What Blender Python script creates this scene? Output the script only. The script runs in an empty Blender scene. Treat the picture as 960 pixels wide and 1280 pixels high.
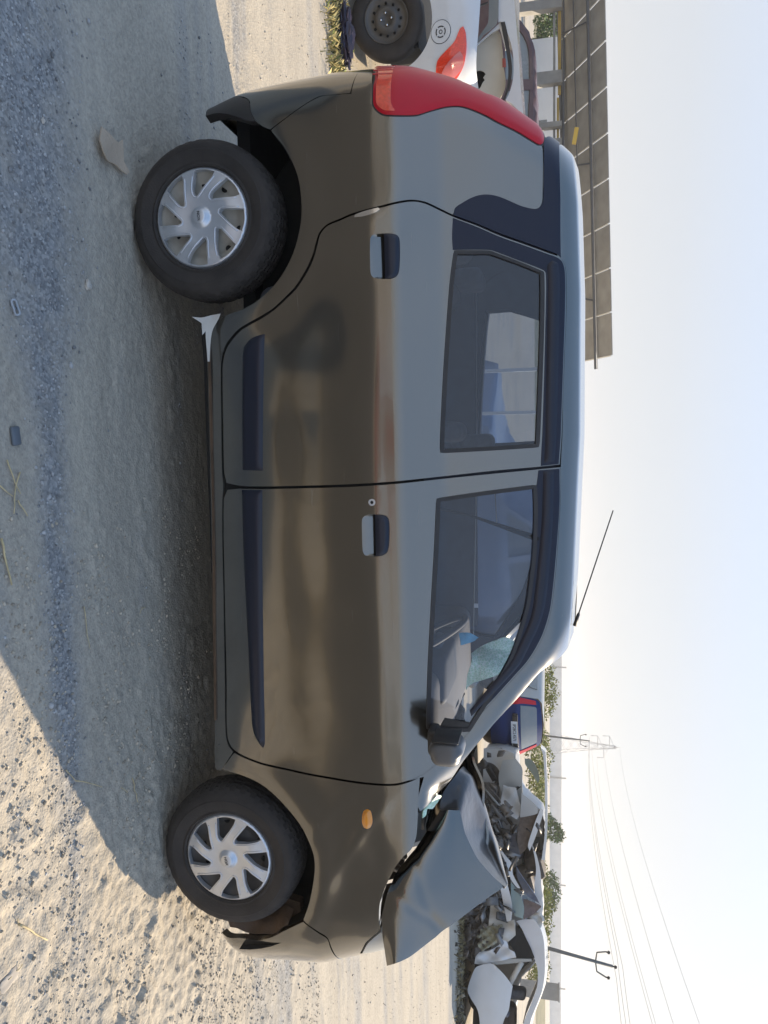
import bpy, bmesh, math, random, json
import numpy as np
from mathutils import Matrix, Vector
from mathutils.geometry import delaunay_2d_cdt
R = math.radians
sc = bpy.context.scene
COL = sc.collection
random.seed(7); rng = np.random.default_rng(7)

# ------------------------------------------------------------------ camera
CF, CX, CY, CZ, CYAW, CPITCH, CROLL = 959.41, .7918, -3.3298, 1.5003, .0997, .2178, .0009
cam = bpy.data.cameras.new('camera'); camo = bpy.data.objects.new('camera', cam); COL.objects.link(camo)
Fv = Vector((math.sin(CYAW)*math.cos(CPITCH), math.cos(CYAW)*math.cos(CPITCH), -math.sin(CPITCH)))
Rv = Fv.cross(Vector((0, 0, 1))).normalized(); Uv = Rv.cross(Fv)
Rv, Uv = Rv*math.cos(CROLL)+Uv*math.sin(CROLL), -Rv*math.sin(CROLL)+Uv*math.cos(CROLL)
# the phone was held on its side: picture right = up, picture top = scene left
m = Matrix((Uv, -Rv, -Fv)).transposed().to_4x4(); m.translation = (CX, CY, CZ)
camo.matrix_world = m
cam.sensor_fit = 'VERTICAL'; cam.sensor_height = 32; cam.lens = CF/1280*32
cam.clip_start = .05; cam.clip_end = 3000
sc.camera = camo

# ------------------------------------------------------------------ sky and sun
SUN_DIR = Vector((.84, .54, 0)).normalized(); SUN_EL = R(30.5)
SUN_DIR = Vector((SUN_DIR.x*math.cos(SUN_EL), SUN_DIR.y*math.cos(SUN_EL), math.sin(SUN_EL)))
w = bpy.data.worlds.new('World'); sc.world = w; w.use_nodes = True
nt = w.node_tree; bg = nt.nodes['Background']
sky = nt.nodes.new('ShaderNodeTexSky'); sky.sky_type = 'NISHITA'; sky.sun_disc = False
sky.sun_elevation = SUN_EL; sky.sun_rotation = math.atan2(SUN_DIR.x, SUN_DIR.y)
sky.altitude = 50; sky.air_density = 1.0; sky.dust_density = 1.6; sky.ozone_density = 1.6
# milky air: the sky pales evenly towards the horizon all round
tcw = nt.nodes.new('ShaderNodeTexCoord'); sx = nt.nodes.new('ShaderNodeSeparateXYZ'); nt.links.new(tcw.outputs['Generated'], sx.inputs[0])
hr = nt.nodes.new('ShaderNodeValToRGB'); he = hr.color_ramp.elements; he[0].position = 0; he[0].color = (.95,.95,.95,1); he[1].position = .9; he[1].color = (.62,.62,.62,1)
e = he.new(.3); e.color = (.88,.88,.88,1)
nt.links.new(sx.outputs[2], hr.inputs[0])
hm = nt.nodes.new('ShaderNodeMix'); hm.data_type = 'RGBA'; hm.inputs[7].default_value = (2.30, 2.52, 3.0, 1)
bl = nt.nodes.new('ShaderNodeValToRGB'); be_ = bl.color_ramp.elements
be_[0].position = .14; be_[0].color = (.59,.61,.655,1); be_[1].position = .9; be_[1].color = (.36,.60,1,1); e = be_.new(.42); e.color = (.60,.745,1,1)
sv = nt.nodes.new('ShaderNodeVectorMath'); sv.operation = 'SCALE'; sv.inputs['Scale'].default_value = 3.5
nt.links.new(sx.outputs[2], bl.inputs[0]); nt.links.new(bl.outputs[0], sv.inputs[0]); nt.links.new(sv.outputs[0], hm.inputs[7])
nt.links.new(hr.outputs[0], hm.inputs[0]); nt.links.new(sky.outputs[0], hm.inputs[6])
nt.links.new(hm.outputs[2], bg.inputs[0]); bg.inputs[1].default_value = .15
sl = bpy.data.lights.new('sun', 'SUN'); sl.energy = 4.1; sl.angle = R(.6); sl.color = (1, .84, .62)
so = bpy.data.objects.new('sun', sl); COL.objects.link(so)
so.rotation_euler = SUN_DIR.to_track_quat('Z', 'Y').to_euler()
sc.view_settings.view_transform = 'Standard'; sc.view_settings.look = 'None'
sc.view_settings.exposure = 1.12; sc.view_settings.gamma = 1

# ------------------------------------------------------------------ body surfaces
def interp(t, xs, ys):
    return np.interp(t, xs, ys)
def sm(t):
    t = np.clip(t, 0, 1); return t*t*(3-2*t)
def smooth_table(xs, ys, lo, hi, n=400, k=9):
    """resample a polyline table and soften its corners"""
    g = np.linspace(lo, hi, n); v = np.interp(g, xs, ys)
    ker = np.hanning(k+2)[1:-1]; ker /= ker.sum()
    vp = np.concatenate([np.full(k, v[0])+(np.arange(-k,0))*(v[1]-v[0]), v, np.full(k, v[-1])+(np.arange(1,k+1))*(v[-1]-v[-2])])
    return g, np.convolve(vp, ker, 'same')[k:-k]
class Shell:
    """body surface of a car: s runs along the flank (x) and round both corners, h runs up the section"""
    def __init__(self, prof, half, a, b, ra, rb, rear, front=None, rearblend=.75, crown=None, dent=None, soft=9):
        h = [p[0] for p in prof]
        self.h, self.w = smooth_table(h, [p[1] for p in prof], h[0], h[-1], k=soft)
        self.h, self.z = smooth_table(h, [p[2] for p in prof], h[0], h[-1], k=soft)
        self.half, self.a, self.b, self.ra, self.rb = half, a, b, ra, rb
        rz = [p[0] for p in rear]
        self.rz, self.rx = smooth_table(rz, [p[1]-(a-ra) for p in rear], rz[0], rz[-1], k=25)
        self.rearblend = rearblend
        if front:
            fz = [p[0] for p in front]
            self.fz, self.fx = smooth_table(fz, [p[1]-(b+rb) for p in front], fz[0], fz[-1], k=25)
        else:
            self.fz, self.fx = np.array([0, 1.]), np.array([0, 0.])
        self.crown, self.dent = crown, dent
    def P(self, s, h):
        s = np.asarray(s, float); h = np.asarray(h, float)
        s, h = np.broadcast_arrays(s, h)
        w = np.interp(h, self.h, self.w); z = np.interp(h, self.h, self.z)
        a, b, ra, rb, H = self.a, self.b, self.ra, self.rb, self.half
        t = np.clip((a-s)/ra, 0, math.pi/2); e = np.clip((a-s)/ra-math.pi/2, 0, None)
        t2 = np.clip((s-b)/rb, 0, math.pi/2); e2 = np.clip((s-b)/rb-math.pi/2, 0, None)
        x = np.clip(s, a, b)-ra*np.sin(t)+rb*np.sin(t2)
        y = H-ra*(1-np.cos(t))-e*ra-rb*(1-np.cos(t2))-e2*rb
        m = (a+b)/2; L = (b-a)/2
        y = y-.018*np.clip(np.abs(np.clip(s, a, b)-m)/L, 0, 1)**2.5
        y = y*w/H
        x = x+np.interp(z, self.rz, self.rx)*sm((a+self.rearblend-s)/self.rearblend)
        x = x+np.interp(z, self.fz, self.fx)*sm((s-b+self.rearblend)/self.rearblend)
        if self.crown is not None:
            z = z-np.interp(x, self.crown[0], self.crown[1])*sm((h-1.25)/.3)
        if self.dent is not None:
            y = y+self.dent(s, h)
        return np.stack([x, -y, z], -1)
    def N(self, s, h, e=.002):
        du = self.P(np.asarray(s)+e, h)-self.P(np.asarray(s)-e, h)
        dv = self.P(s, np.asarray(h)+e)-self.P(s, np.asarray(h)-e)
        n = np.cross(du, dv); return n/np.maximum(np.linalg.norm(n, axis=-1, keepdims=True), 1e-12)
def gau(s, h, s0, h0, ls, lh, ang=0):
    c, d = math.cos(ang), math.sin(ang); u = (s-s0)*c+(h-h0)*d; v = -(s-s0)*d+(h-h0)*c
    return np.exp(-(u/ls)**2-(v/lh)**2)
def main_dent(s, h):
    r = np.hypot(s, h-.28); rf = np.hypot(s-2.4, h-.28)
    d = .014*np.exp(-((r-.36)/.09)**2)+.014*np.exp(-((rf-.37)/.08)**2)
    d = d+.010*gau(s, h, .12, .74, .10, .34, .35)-.012*gau(s, h, .42, .62, .16, .30, .2)
    d = d-.006*gau(s, h, 1.15, .62, .9, .10)+.004*gau(s, h, 1.2, .86, .8, .05)
    # pushed in front wing: ridges and hollows
    f = 0
    f = f-.020*gau(s, h, 2.40, .88, .10, .05, .3)+.012*gau(s, h, 2.30, .80, .20, .03, -.6)
    f = f-.016*gau(s, h, 2.50, .78, .05, .12, -.5)+.010*gau(s, h, 2.62, .74, .035, .16, -.45)
    f = f-.010*gau(s, h, 2.16, .78, .05, .10, .5)+.006*gau(s, h, 2.22, .66, .16, .03, -.7)
    f = f-.014*gau(s, h, 2.66, .62, .05, .08)
    d = d+f*.30
    # slight oil-canning of the door skins
    d = d+(.0011*np.sin(s*7.3+h*5)*np.sin(h*9-s*2)+.0006*np.sin(s*17-h*6)*np.cos(h*13+s*4))*sm((1.0-h)/.1)
    # the windscreen pillar rolls forward towards the glass
    q = ((s-1.51)*.6125+(h-1.645)*.66)/.9004
    d = d-.045*np.clip(1+q/.075, 0, 1.6)**2*sm((h-1.03)/.06)*sm((s-1.30)/.2)
    return d
MAIN = Shell(
    prof=[(.16,.63,.16),(.22,.675,.22),(.28,.684,.28),(.34,.694,.34),(.42,.705,.42),(.60,.724,.60),(.80,.744,.80),(.90,.750,.90),(.98,.742,.98),
          (1.04,.718,1.04),(1.13,.684,1.13),(1.48,.598,1.48),(1.53,.583,1.53),(1.57,.560,1.563),(1.62,.520,1.590),(1.80,.345,1.613),(2.15,0,1.622)],
    half=.743, a=-.29, b=2.60, ra=.20, rb=.34, front=[(.15,2.95),(.25,2.99),(.3,2.99),(.4,2.975),(.6,2.95),(.75,2.89),(.9,2.83),(1.1,2.80)],
    rear=[(.1,-.40),(.25,-.45),(.40,-.485),(.55,-.495),(.75,-.50),(.92,-.488),(1.02,-.485),(1.15,-.452),(1.30,-.39),(1.46,-.29),(1.56,-.22),(1.63,-.18)],
    crown=([-.2,.0,.3,.8,1.3,1.6,2.0],[.025,.010,.0,0,.020,.035,.08]), dent=main_dent)

WS=Shell(prof=[(.16,.63,.16),(.22,.68,.22),(.30,.71,.30),(.6,.74,.6),(.75,.745,.75),(.86,.73,.86),(.95,.70,.95),(1.02,.66,1.02),(1.3,.56,1.25),(1.35,.5,1.28),(1.6,.3,1.30),(1.9,0,1.31)],half=.745,a=-3,b=.22,ra=.3,rb=.32,
 rear=[(0,-3.3),(2,-3.3)],front=[(.1,.5),(.3,.55),(.6,.57),(.9,.54),(1.0,.48),(1.2,.38),(1.3,.25)],rearblend=.6)
# outlines measured for each panel: (s, h) on a body surface or (x, y, z) in metres
B = {
 'rear_door': [[0.1044,0.7214],[0.0789,0.7469],[0.0646,0.7897],[0.0489,0.8361],[0.0281,0.9329],[0.016,0.9858],[0.0053,1.0262],[0.0008,1.0541],[0.0037,1.0861],[0.0288,1.1668],[0.0406,1.2401],[0.0568,1.3135],[0.0597,1.4032],[0.0624,1.4836],[0.0597,1.5155],[0.0738,1.5319],[0.1147,1.5435],[0.1987,1.5451],[0.3876,1.5442],[0.5134,1.5382],[0.6771,1.5324],[0.9006,1.5253],[0.9071,1.4481],[0.9165,1.3043],[0.9287,1.1684],[0.9341,1.1067],[0.9453,0.9694],[0.9535,0.8197],[0.958,0.6921],[0.9623,0.4704],[0.9595,0.3762],[0.9493,0.3197],[0.9079,0.3115],[0.7028,0.3151],[0.529,0.3196],[0.4864,0.3282],[0.4505,0.3473],[0.4048,0.3968],[0.3833,0.4398],[0.3628,0.4892],[0.3371,0.538],[0.3012,0.588],[0.2707,0.6265],[0.2289,0.6623],[0.202,0.6819],[0.1699,0.6986],[0.1323,0.712]],
 'front_door': [[0.9076,1.5286],[1.0408,1.5332],[1.2391,1.5284],[1.3997,1.5184],[1.4716,1.5043],[1.5262,1.4841],[1.5749,1.456],[1.6177,1.4219],[1.7084,1.3257],[1.797,1.2367],[1.8467,1.2082],[1.8916,1.1713],[1.9395,1.1316],[1.9805,1.0869],[2.0216,1.0397],[2.0256,1.0287],[2.0401,0.9904],[2.0539,0.9361],[2.052,0.8597],[2.0469,0.7896],[2.038,0.7052],[2.0284,0.613],[2.0154,0.5211],[2.0038,0.4344],[1.9925,0.3813],[1.9787,0.3334],[1.9662,0.3052],[1.9483,0.2872],[1.9202,0.2766],[1.8587,0.2752],[1.7002,0.283],[1.4201,0.2904],[1.1767,0.2967],[1.0117,0.3046],[0.973,0.3219],[0.9683,0.3758],[0.9696,0.4701],[0.9651,0.692],[0.9605,0.8195],[0.9521,0.9693],[0.941,1.1066],[0.9356,1.1684],[0.9248,1.3043],[0.9141,1.4483]],
 'rear_glass': [[0.1576,1.1748],[0.1494,1.2289],[0.1402,1.2871],[0.1443,1.3084],[0.1607,1.3885],[0.1836,1.4616],[0.4013,1.4601],[0.6211,1.4533],[0.8322,1.4446],[0.8397,1.2774],[0.8446,1.1224],[0.7786,1.1245],[0.5607,1.1377],[0.3985,1.15],[0.2583,1.162]],
 'front_glass': [[1.0134,1.1083],[0.9924,1.2764],[0.9752,1.4402],[1.0636,1.4455],[1.2051,1.4452],[1.3047,1.4361],[1.3907,1.4266],[1.4769,1.4037],[1.5776,1.3664],[1.6839,1.3025],[1.7794,1.2425],[1.8436,1.2027],[1.8412,1.1301],[1.8269,1.0618],[1.6246,1.0703],[1.3942,1.0844],[1.1956,1.0979]],
 'rear_black': [[0.0346,1.1668],[0.0468,1.24],[0.0636,1.3135],[0.0676,1.4031],[0.0719,1.4834],[0.0719,1.5126],[0.0867,1.5288],[0.1295,1.537],[0.2012,1.5387],[0.3881,1.5363],[0.5135,1.532],[0.677,1.5265],[0.8977,1.5195],[0.9032,1.459],[0.8408,1.4598],[0.6213,1.4668],[0.4014,1.4722],[0.1948,1.4747],[0.1706,1.4685],[0.1508,1.4021],[0.1327,1.3138],[0.1294,1.2872],[0.1502,1.1657],[0.1,1.1635]],
 'front_black': [[0.9144,1.523],[1.0406,1.5286],[1.2388,1.5224],[1.3994,1.5125],[1.4685,1.4981],[1.5201,1.4791],[1.5717,1.4493],[1.6145,1.4148],[1.7051,1.319],[1.7939,1.2311],[1.8525,1.2026],[1.8434,1.1971],[1.7675,1.2426],[1.6749,1.2994],[1.5772,1.3565],[1.4765,1.394],[1.3905,1.4172],[1.2959,1.4282],[1.2048,1.4363],[1.0635,1.4383],[0.9849,1.4362],[0.9711,1.4457],[0.9183,1.4512]],
 'roof_rail_black': [[0.9118,1.5288],[1.0409,1.5348],[1.2392,1.53],[1.3998,1.5214],[1.469,1.5101],[1.5264,1.4887],[1.5779,1.4594],[1.6208,1.4255],[1.7114,1.3292],[1.8001,1.2395],[1.8528,1.211],[1.8495,1.2012],[1.7969,1.2325],[1.7082,1.3207],[1.6161,1.4184],[1.5733,1.4527],[1.5217,1.4823],[1.4686,1.5011],[1.3996,1.5155],[1.239,1.5254],[1.0406,1.5286],[0.9117,1.5238]],
 'tail': [[-0.4093,0.915],[-0.3784,0.9126],[-0.3402,0.9135],[-0.308,0.9154],[-0.2886,0.9284],[-0.2751,0.9521],[-0.2734,1.0012],[-0.284,1.0491],[-0.3065,1.0887],[-0.3309,1.1278],[-0.3533,1.1688],[-0.3665,1.1997],[-0.3705,1.2308],[-0.3697,1.2703],[-0.369,1.3168],[-0.387,1.3939],[-0.3973,1.4676],[-0.4237,1.4855],[-0.4667,1.4869],[-0.5413,1.4739],[-0.5413,1.4352],[-0.5413,1.4029],[-0.5309,1.3348],[-0.4942,1.2676],[-0.5191,1.2227],[-0.5341,1.177],[-0.5341,1.1447],[-0.6,1.14],[-0.61,1.0],[-0.61,0.89]],
 'quarter': [[-0.6,0.865],[-0.6,0.88],[-0.3787,0.9045],[-0.3375,0.9055],[-0.3045,0.9073],[-0.2811,0.923],[-0.2662,0.9494],[-0.2644,1.0011],[-0.2762,1.0515],[-0.2989,1.0897],[-0.3233,1.1304],[-0.3443,1.169],[-0.3559,1.1973],[-0.36,1.2285],[-0.3589,1.2679],[-0.3573,1.3135],[-0.3746,1.3911],[-0.3835,1.4641],[-0.3968,1.4786],[-0.3406,1.4768],[-0.2323,1.4689],[-0.1778,1.4639],[-0.1387,1.4442],[-0.1176,1.4002],[-0.1119,1.3646],[-0.1063,1.3253],[-0.0948,1.2831],[-0.0792,1.2513],[-0.0547,1.2197],[-0.0318,1.1961],[-0.0057,1.1724],[0.0191,1.1656],[-0.0058,1.0862],[-0.0073,1.0542],[-0.0035,1.0263],[0.0068,0.9859],[0.0189,0.9329],[0.0396,0.8362],[0.0554,0.7897],[0.0697,0.7469],[0.0949,0.7173],[0.1264,0.7037],[0.1642,0.6904],[0.1962,0.6724],[0.222,0.6543],[0.2637,0.6185],[0.2943,0.5805],[0.3288,0.533],[0.353,0.4842],[0.3734,0.4347],[0.3942,0.3916],[0.4375,0.342],[0.4745,0.3207],[0.5285,0.3095],[0.7025,0.3049],[0.9079,0.2995],[0.9583,0.3021],[1.0118,0.296],[1.177,0.288],[1.4207,0.2817],[1.7013,0.2723],[1.8598,0.2663],[1.9242,0.2677],[1.9551,0.2784],[1.9755,0.2983],[2.0467,0.2472],[2.0483,0.2252],[1.9575,0.2221],[1.7055,0.2313],[1.239,0.2468],[0.8781,0.2562],[0.5842,0.26],[0.4255,0.2637],[0.3837,0.2817],[0.3488,0.3474],[0.3322,0.4165],[0.3032,0.4844],[0.2424,0.5651],[0.1642,0.6229],[0.0769,0.6527],[-0.0051,0.6591],[-0.099,0.6464],[-0.1867,0.6063],[-0.2623,0.5514],[-0.3229,0.6593],[-0.3485,0.7256],[-0.3475,0.772],[-0.3478,0.84]],
 'black_c': [[0.0242,1.1682],[-0.0036,1.175],[-0.0297,1.1987],[-0.0525,1.221],[-0.0762,1.2512],[-0.0917,1.2831],[-0.1023,1.3244],[-0.1076,1.3632],[-0.1132,1.3988],[-0.1333,1.4441],[-0.1777,1.4679],[-0.2364,1.4744],[-0.345,1.4825],[-0.4121,1.4863],[-0.4662,1.4942],[-0.5249,1.517],[-0.5508,1.5485],[-0.3,1.5343],[-0.1366,1.5288],[0.062,1.5264],[0.0494,1.5156],[0.0506,1.4838],[0.0498,1.4034],[0.0484,1.3136],[0.0344,1.2401]],
 'bumper_r': [[-1.145,0.86],[-0.62,0.86],[-0.3562,0.8311],[-0.3556,0.7686],[-0.357,0.722],[-0.3307,0.656],[-0.2701,0.5455],[-0.2807,0.5247],[-0.3067,0.4948],[-0.3488,0.4742],[-0.408,0.4546],[-0.4608,0.4022],[-0.52,0.36],[-0.62,0.35],[-1.145,0.35]],
 'lip_r': [[-0.4373,0.4159],[-0.4021,0.4514],[-0.3465,0.47],[-0.3052,0.4903],[-0.3106,0.4643],[-0.35,0.397],[-0.3958,0.3242],[-0.4122,0.2758],[-0.5,0.255],[-0.62,0.25],[-1.145,0.25],[-1.145,0.345],[-0.62,0.345],[-0.53,0.35]],
 'fender': [[2.0348,1.0286],[2.1386,1.0216],[2.2601,1.0171],[2.3317,1.0104],[2.3821,0.9931],[2.4078,0.9671],[2.4435,0.9428],[2.4919,0.9182],[2.5465,0.8929],[2.6031,0.873],[2.6679,0.8673],[2.716,0.8664],[2.7467,0.8314],[2.7795,0.8015],[2.877,0.7611],[2.93,0.8],[2.93,0.68],[2.7604,0.6701],[2.7003,0.6619],[2.6631,0.6335],[2.6284,0.6055],[2.5977,0.575],[2.5194,0.605],[2.4052,0.6291],[2.3308,0.6258],[2.2359,0.587],[2.1507,0.5149],[2.0848,0.4325],[2.0545,0.3458],[2.0449,0.258],[2.0052,0.2881],[1.98,0.309],[1.9886,0.3336],[2.001,0.3814],[2.0123,0.4345],[2.0241,0.5211],[2.0375,0.6128],[2.0477,0.7049],[2.0571,0.7893],[2.0628,0.8594],[2.0649,0.9359],[2.0512,0.9902]],
 'bumper_f': [[2.6079,0.5712],[2.6371,0.6014],[2.6737,0.6291],[2.7071,0.6562],[2.757,0.6608],[2.93,0.67],[3.55,0.67],[3.55,0.24],[2.9,0.25],[2.7926,0.1894],[2.7544,0.1901],[2.7137,0.2845],[2.7136,0.3665],[2.6892,0.4318],[2.6532,0.4904]],
 'lamp_f': [[2.9398,0.7506],[2.8002,0.8032],[2.759,0.8362],[2.7313,0.871],[2.78,0.9],[3.2,0.88],[3.2,0.76],[2.93,0.79]],
 'handle_r': [[0.1274,0.8985],[0.1161,0.907],[0.1127,0.9285],[0.1138,0.9711],[0.1202,0.989],[0.1343,0.995],[0.1814,0.9953],[0.2342,0.9917],[0.2527,0.9837],[0.2615,0.9649],[0.2599,0.9244],[0.2552,0.9054],[0.2416,0.8961],[0.1841,0.8951]],
 'handle_f': [[1.0778,0.8475],[1.0651,0.8552],[1.058,0.8756],[1.0596,0.9204],[1.0668,0.9368],[1.0836,0.9433],[1.1283,0.9438],[1.1731,0.9401],[1.1942,0.9314],[1.2039,0.9118],[1.2055,0.872],[1.2017,0.8546],[1.1877,0.8476],[1.1341,0.846]],
 'trim_r': [[0.4179,0.4947],[0.4232,0.4636],[0.4356,0.4348],[0.4596,0.411],[0.4961,0.4043],[0.6477,0.3987],[0.9009,0.3906],[0.9043,0.4714],[0.6505,0.4816],[0.4805,0.4885]],
 'trim_f': [[0.9742,0.3838],[0.974,0.4667],[1.2314,0.4564],[1.5316,0.448],[1.9321,0.4378],[1.9477,0.4309],[1.937,0.4178],[1.9003,0.3951],[1.8548,0.3868],[1.536,0.3846],[1.2339,0.3806]],
 'indicator': [[2.1705,0.8385],[2.1779,0.8508],[2.2015,0.8568],[2.2316,0.8577],[2.2535,0.8494],[2.2591,0.8372],[2.2501,0.8252],[2.2283,0.8187],[2.1967,0.8196],[2.1774,0.826]],
 'badge_c': [[0.0573,0.8446],[0.0483,0.8489],[0.0372,0.8868],[0.0287,0.9275],[0.0347,0.9328],[0.0436,0.9194],[0.0552,0.8783]],
 'lock': [[1.0161,0.8852]],
 'refl': [[-0.2456,0.8956]],
 'mirror_base': [[1.8069,1.0349],[1.8161,1.0756],[1.9753,1.0732],[1.9538,1.038],[1.8718,1.0284]],
 'pillar_edge': [[1.5499,1.6872],[1.5619,1.5884],[1.6104,1.5306],[1.638,1.5026],[1.6969,1.4418],[1.7384,1.4012],[1.7905,1.3367],[1.8454,1.2776],[1.9757,1.1836],[2.1258,1.1152],[2.1741,1.0777],[2.1972,1.029]],
 'window_seal_low': [[0.1549,1.163],[0.3985,1.15],[0.7786,1.1258],[0.8499,1.113],[0.9992,1.1005],[1.2234,1.0868],[1.5084,1.0693],[1.8141,1.0511]],
 'hood_low': [[2.5854,-0.7,0.8709]],
 'hood_outer': [[2.7641,-0.7,0.8916],[2.665,-0.72,0.8858],[2.5584,-0.72,0.882],[2.4783,-0.7,0.8975],[2.4088,-0.68,0.9251],[2.3563,-0.66,0.9677],[2.3113,-0.62,1.0099],[2.2628,-0.58,1.0438],[2.2196,-0.54,1.0753]],
 'hood_top': [[2.7641,-0.7,0.8916],[2.7589,-0.66,0.9512],[2.7334,-0.56,1.0525],[2.7051,-0.48,1.1206],[2.6612,-0.36,1.2465],[2.6464,-0.3,1.304],[2.6315,-0.28,1.2634],[2.5515,-0.28,1.1911],[2.423,-0.32,1.1435],[2.3416,-0.36,1.1326],[2.2739,-0.42,1.1372]],
 'hood_dark': [[2.2239,-0.5,1.0695],[2.2106,-0.44,1.0673],[2.1787,-0.36,1.0987],[2.1694,-0.26,1.136],[2.2632,-0.2,1.1757],[2.4206,-0.14,1.2201],[2.5652,-0.12,1.2624],[2.6994,-0.16,1.2952],[2.6899,-0.24,1.3035],[2.6435,-0.26,1.2618],[2.5573,-0.27,1.19],[2.4284,-0.31,1.1423],[2.2841,-0.4,1.1347]],
 'hood_lipbit': [[2.6062,-0.36,1.1853],[2.5865,-0.36,1.2082],[2.587,-0.35,1.2268],[2.6528,-0.36,1.2304],[2.6539,-0.38,1.203],[2.6279,-0.38,1.1903]],
 'shard_teal': [[2.1361,-0.58,1.0823],[2.1245,-0.6,1.0702],[2.1346,-0.62,1.0581],[2.1712,-0.64,1.0247],[2.2131,-0.62,1.0176],[2.213,-0.6,1.0264],[2.1841,-0.6,1.033],[2.1924,-0.58,1.051],[2.1755,-0.56,1.0666]],
 'white_blades': [[2.7157,0.2,1.2198],[2.8824,0.2,1.2454],[3.0416,0.2,1.275],[3.0461,0.2,1.3054],[2.9357,0.2,1.3135],[2.8186,0.2,1.2762],[2.742,0.2,1.2386]],
 'mirror': [[1.7803,-0.86,1.0898],[1.773,-0.86,1.1171],[1.7796,-0.86,1.1441],[1.7823,-0.86,1.187],[1.792,-0.86,1.2083],[1.8333,-0.86,1.2106],[1.8701,-0.86,1.1995],[1.8942,-0.86,1.175],[1.9029,-0.86,1.1343],[1.8913,-0.86,1.1018],[1.8642,-0.86,1.0886]],
 'antenna': [[1.5283,-0.35,1.5658],[1.083,-0.35,1.7044]],
 'rear_rail': [[0.1392,1.4797],[0.1023,1.4962],[0.1062,1.5147],[0.1842,1.5188],[0.4014,1.5163],[0.6768,1.5112],[0.889,1.5053],[0.8923,1.4697],[0.676,1.4721],[0.4014,1.4775],[0.1976,1.48]],
 'front_rail': [[0.9167,1.5036],[1.0934,1.5064],[1.2381,1.5021],[1.3784,1.4937],[1.4589,1.4762],[1.5277,1.4443],[1.6138,1.3944],[1.7044,1.2994],[1.7933,1.2116],[1.7724,1.2062],[1.686,1.2778],[1.5977,1.3568],[1.5147,1.4047],[1.4287,1.4405],[1.2767,1.4564],[1.0923,1.4679],[0.9215,1.4679]],
 'sill_edge': [[0.4404,0.272],[0.7013,0.2654],[0.9973,0.2622],[1.3613,0.2479],[1.8644,0.2286]],
 'torn_trim': [[0.3529,-0.76,0.2452],[0.3542,-0.74,0.2724],[0.3445,-0.72,0.3035],[0.3407,-0.72,0.3375],[0.3653,-0.72,0.3241],[0.3952,-0.72,0.3043],[0.4315,-0.72,0.2948],[0.5078,-0.72,0.2867],[0.5075,-0.72,0.2789],[0.432,-0.73,0.2809],[0.401,-0.73,0.2808],[0.4159,-0.74,0.2725],[0.3738,-0.74,0.2714]],
 'hood_A': [[2.7581,-0.708,0.8935],[2.6384,-0.714,0.879],[2.5622,-0.715,0.8778],[2.4819,-0.6944,0.8962],[2.4222,-0.6581,0.9203],[2.3779,-0.6231,0.9603],[2.3302,-0.5861,1.0038],[2.2782,-0.5511,1.039],[2.2303,-0.5191,1.0722]],
 'hood_B': [[2.7324,-0.724,0.9278],[2.6107,-0.72,0.9414],[2.5338,-0.715,0.9569],[2.4729,-0.6944,0.9751],[2.4136,-0.6581,0.9997],[2.3614,-0.622,1.0338],[2.3131,-0.589,1.0659],[2.2632,-0.558,1.0927],[2.218,-0.5346,1.1054]],
 'hood_C': [[2.7214,-0.7,0.9717],[2.6161,-0.682,1.0246],[2.5484,-0.666,1.0712],[2.4866,-0.6372,1.1069],[2.4312,-0.6041,1.1303],[2.3707,-0.5749,1.1394],[2.3186,-0.5539,1.1374],[2.2658,-0.5329,1.1354],[2.2256,-0.5181,1.131]],
 'hood_D': [[2.7042,-0.682,1.0051],[2.6122,-0.64,1.1267],[2.5596,-0.614,1.2022],[2.5189,-0.5805,1.2683],[2.4935,-0.5499,1.3202],[2.4671,-0.5524,1.2845],[2.3968,-0.5482,1.2182],[2.3088,-0.5306,1.1684],[2.2301,-0.5061,1.148]],
 'under_A': [[2.2371,-0.5,1.0661],[2.2386,-0.49,1.1429],[2.329,-0.5,1.1617],[2.4166,-0.52,1.2123],[2.4842,-0.53,1.2797],[2.5121,-0.53,1.3189]],
 'under_B': [[2.1836,-0.46,1.08],[2.1994,-0.4,1.1516],[2.3336,-0.34,1.1825],[2.4925,-0.28,1.2214],[2.5274,-0.4,1.2856],[2.5294,-0.49,1.3225]],
 'under_C': [[2.1466,-0.36,1.1218],[2.1839,-0.3,1.1634],[2.319,-0.24,1.2059],[2.4698,-0.2,1.245],[2.5277,-0.34,1.2911],[2.5348,-0.47,1.3243]],
 'under_D': [[2.1627,-0.26,1.1327],[2.2549,-0.18,1.1738],[2.4199,-0.12,1.2184],[2.5652,-0.1,1.261],[2.5786,-0.28,1.2999],[2.54,-0.45,1.3262]],
 'crazed_glass': [[1.8643,-0.15,1.1198],[1.7769,-0.15,1.1174],[1.6998,-0.15,1.1284],[1.6781,-0.12,1.1833],[1.6593,-0.08,1.2242],[1.6518,-0.05,1.2562],[1.676,-0.02,1.2954],[1.7177,-0.02,1.3227],[1.6913,-0.02,1.3606],[1.7469,-0.04,1.3408],[1.7847,-0.08,1.2575],[1.8107,-0.12,1.1924],[1.8351,-0.15,1.144]],
 'blue_scrap': [[1.595,-0.25,1.1146],[1.5961,-0.24,1.1562],[1.6254,-0.2,1.1914],[1.6379,-0.22,1.1702],[1.6451,-0.25,1.1206]],
 'sticker': [[1.6732,0.6,1.1056]],
 'steering': [[1.6053,-0.4,1.095]],
 'cardboard': [[-0.262,-0.909],[-0.213,-0.923],[-0.183,-0.907],[-0.166,-0.871],[-0.171,-0.817],[-0.16,-0.782],[-0.155,-0.757],[-0.169,-0.745],[-0.195,-0.769],[-0.242,-0.774],[-0.263,-0.783],[-0.245,-0.805],[-0.245,-0.834],[-0.252,-0.872]],
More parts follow.
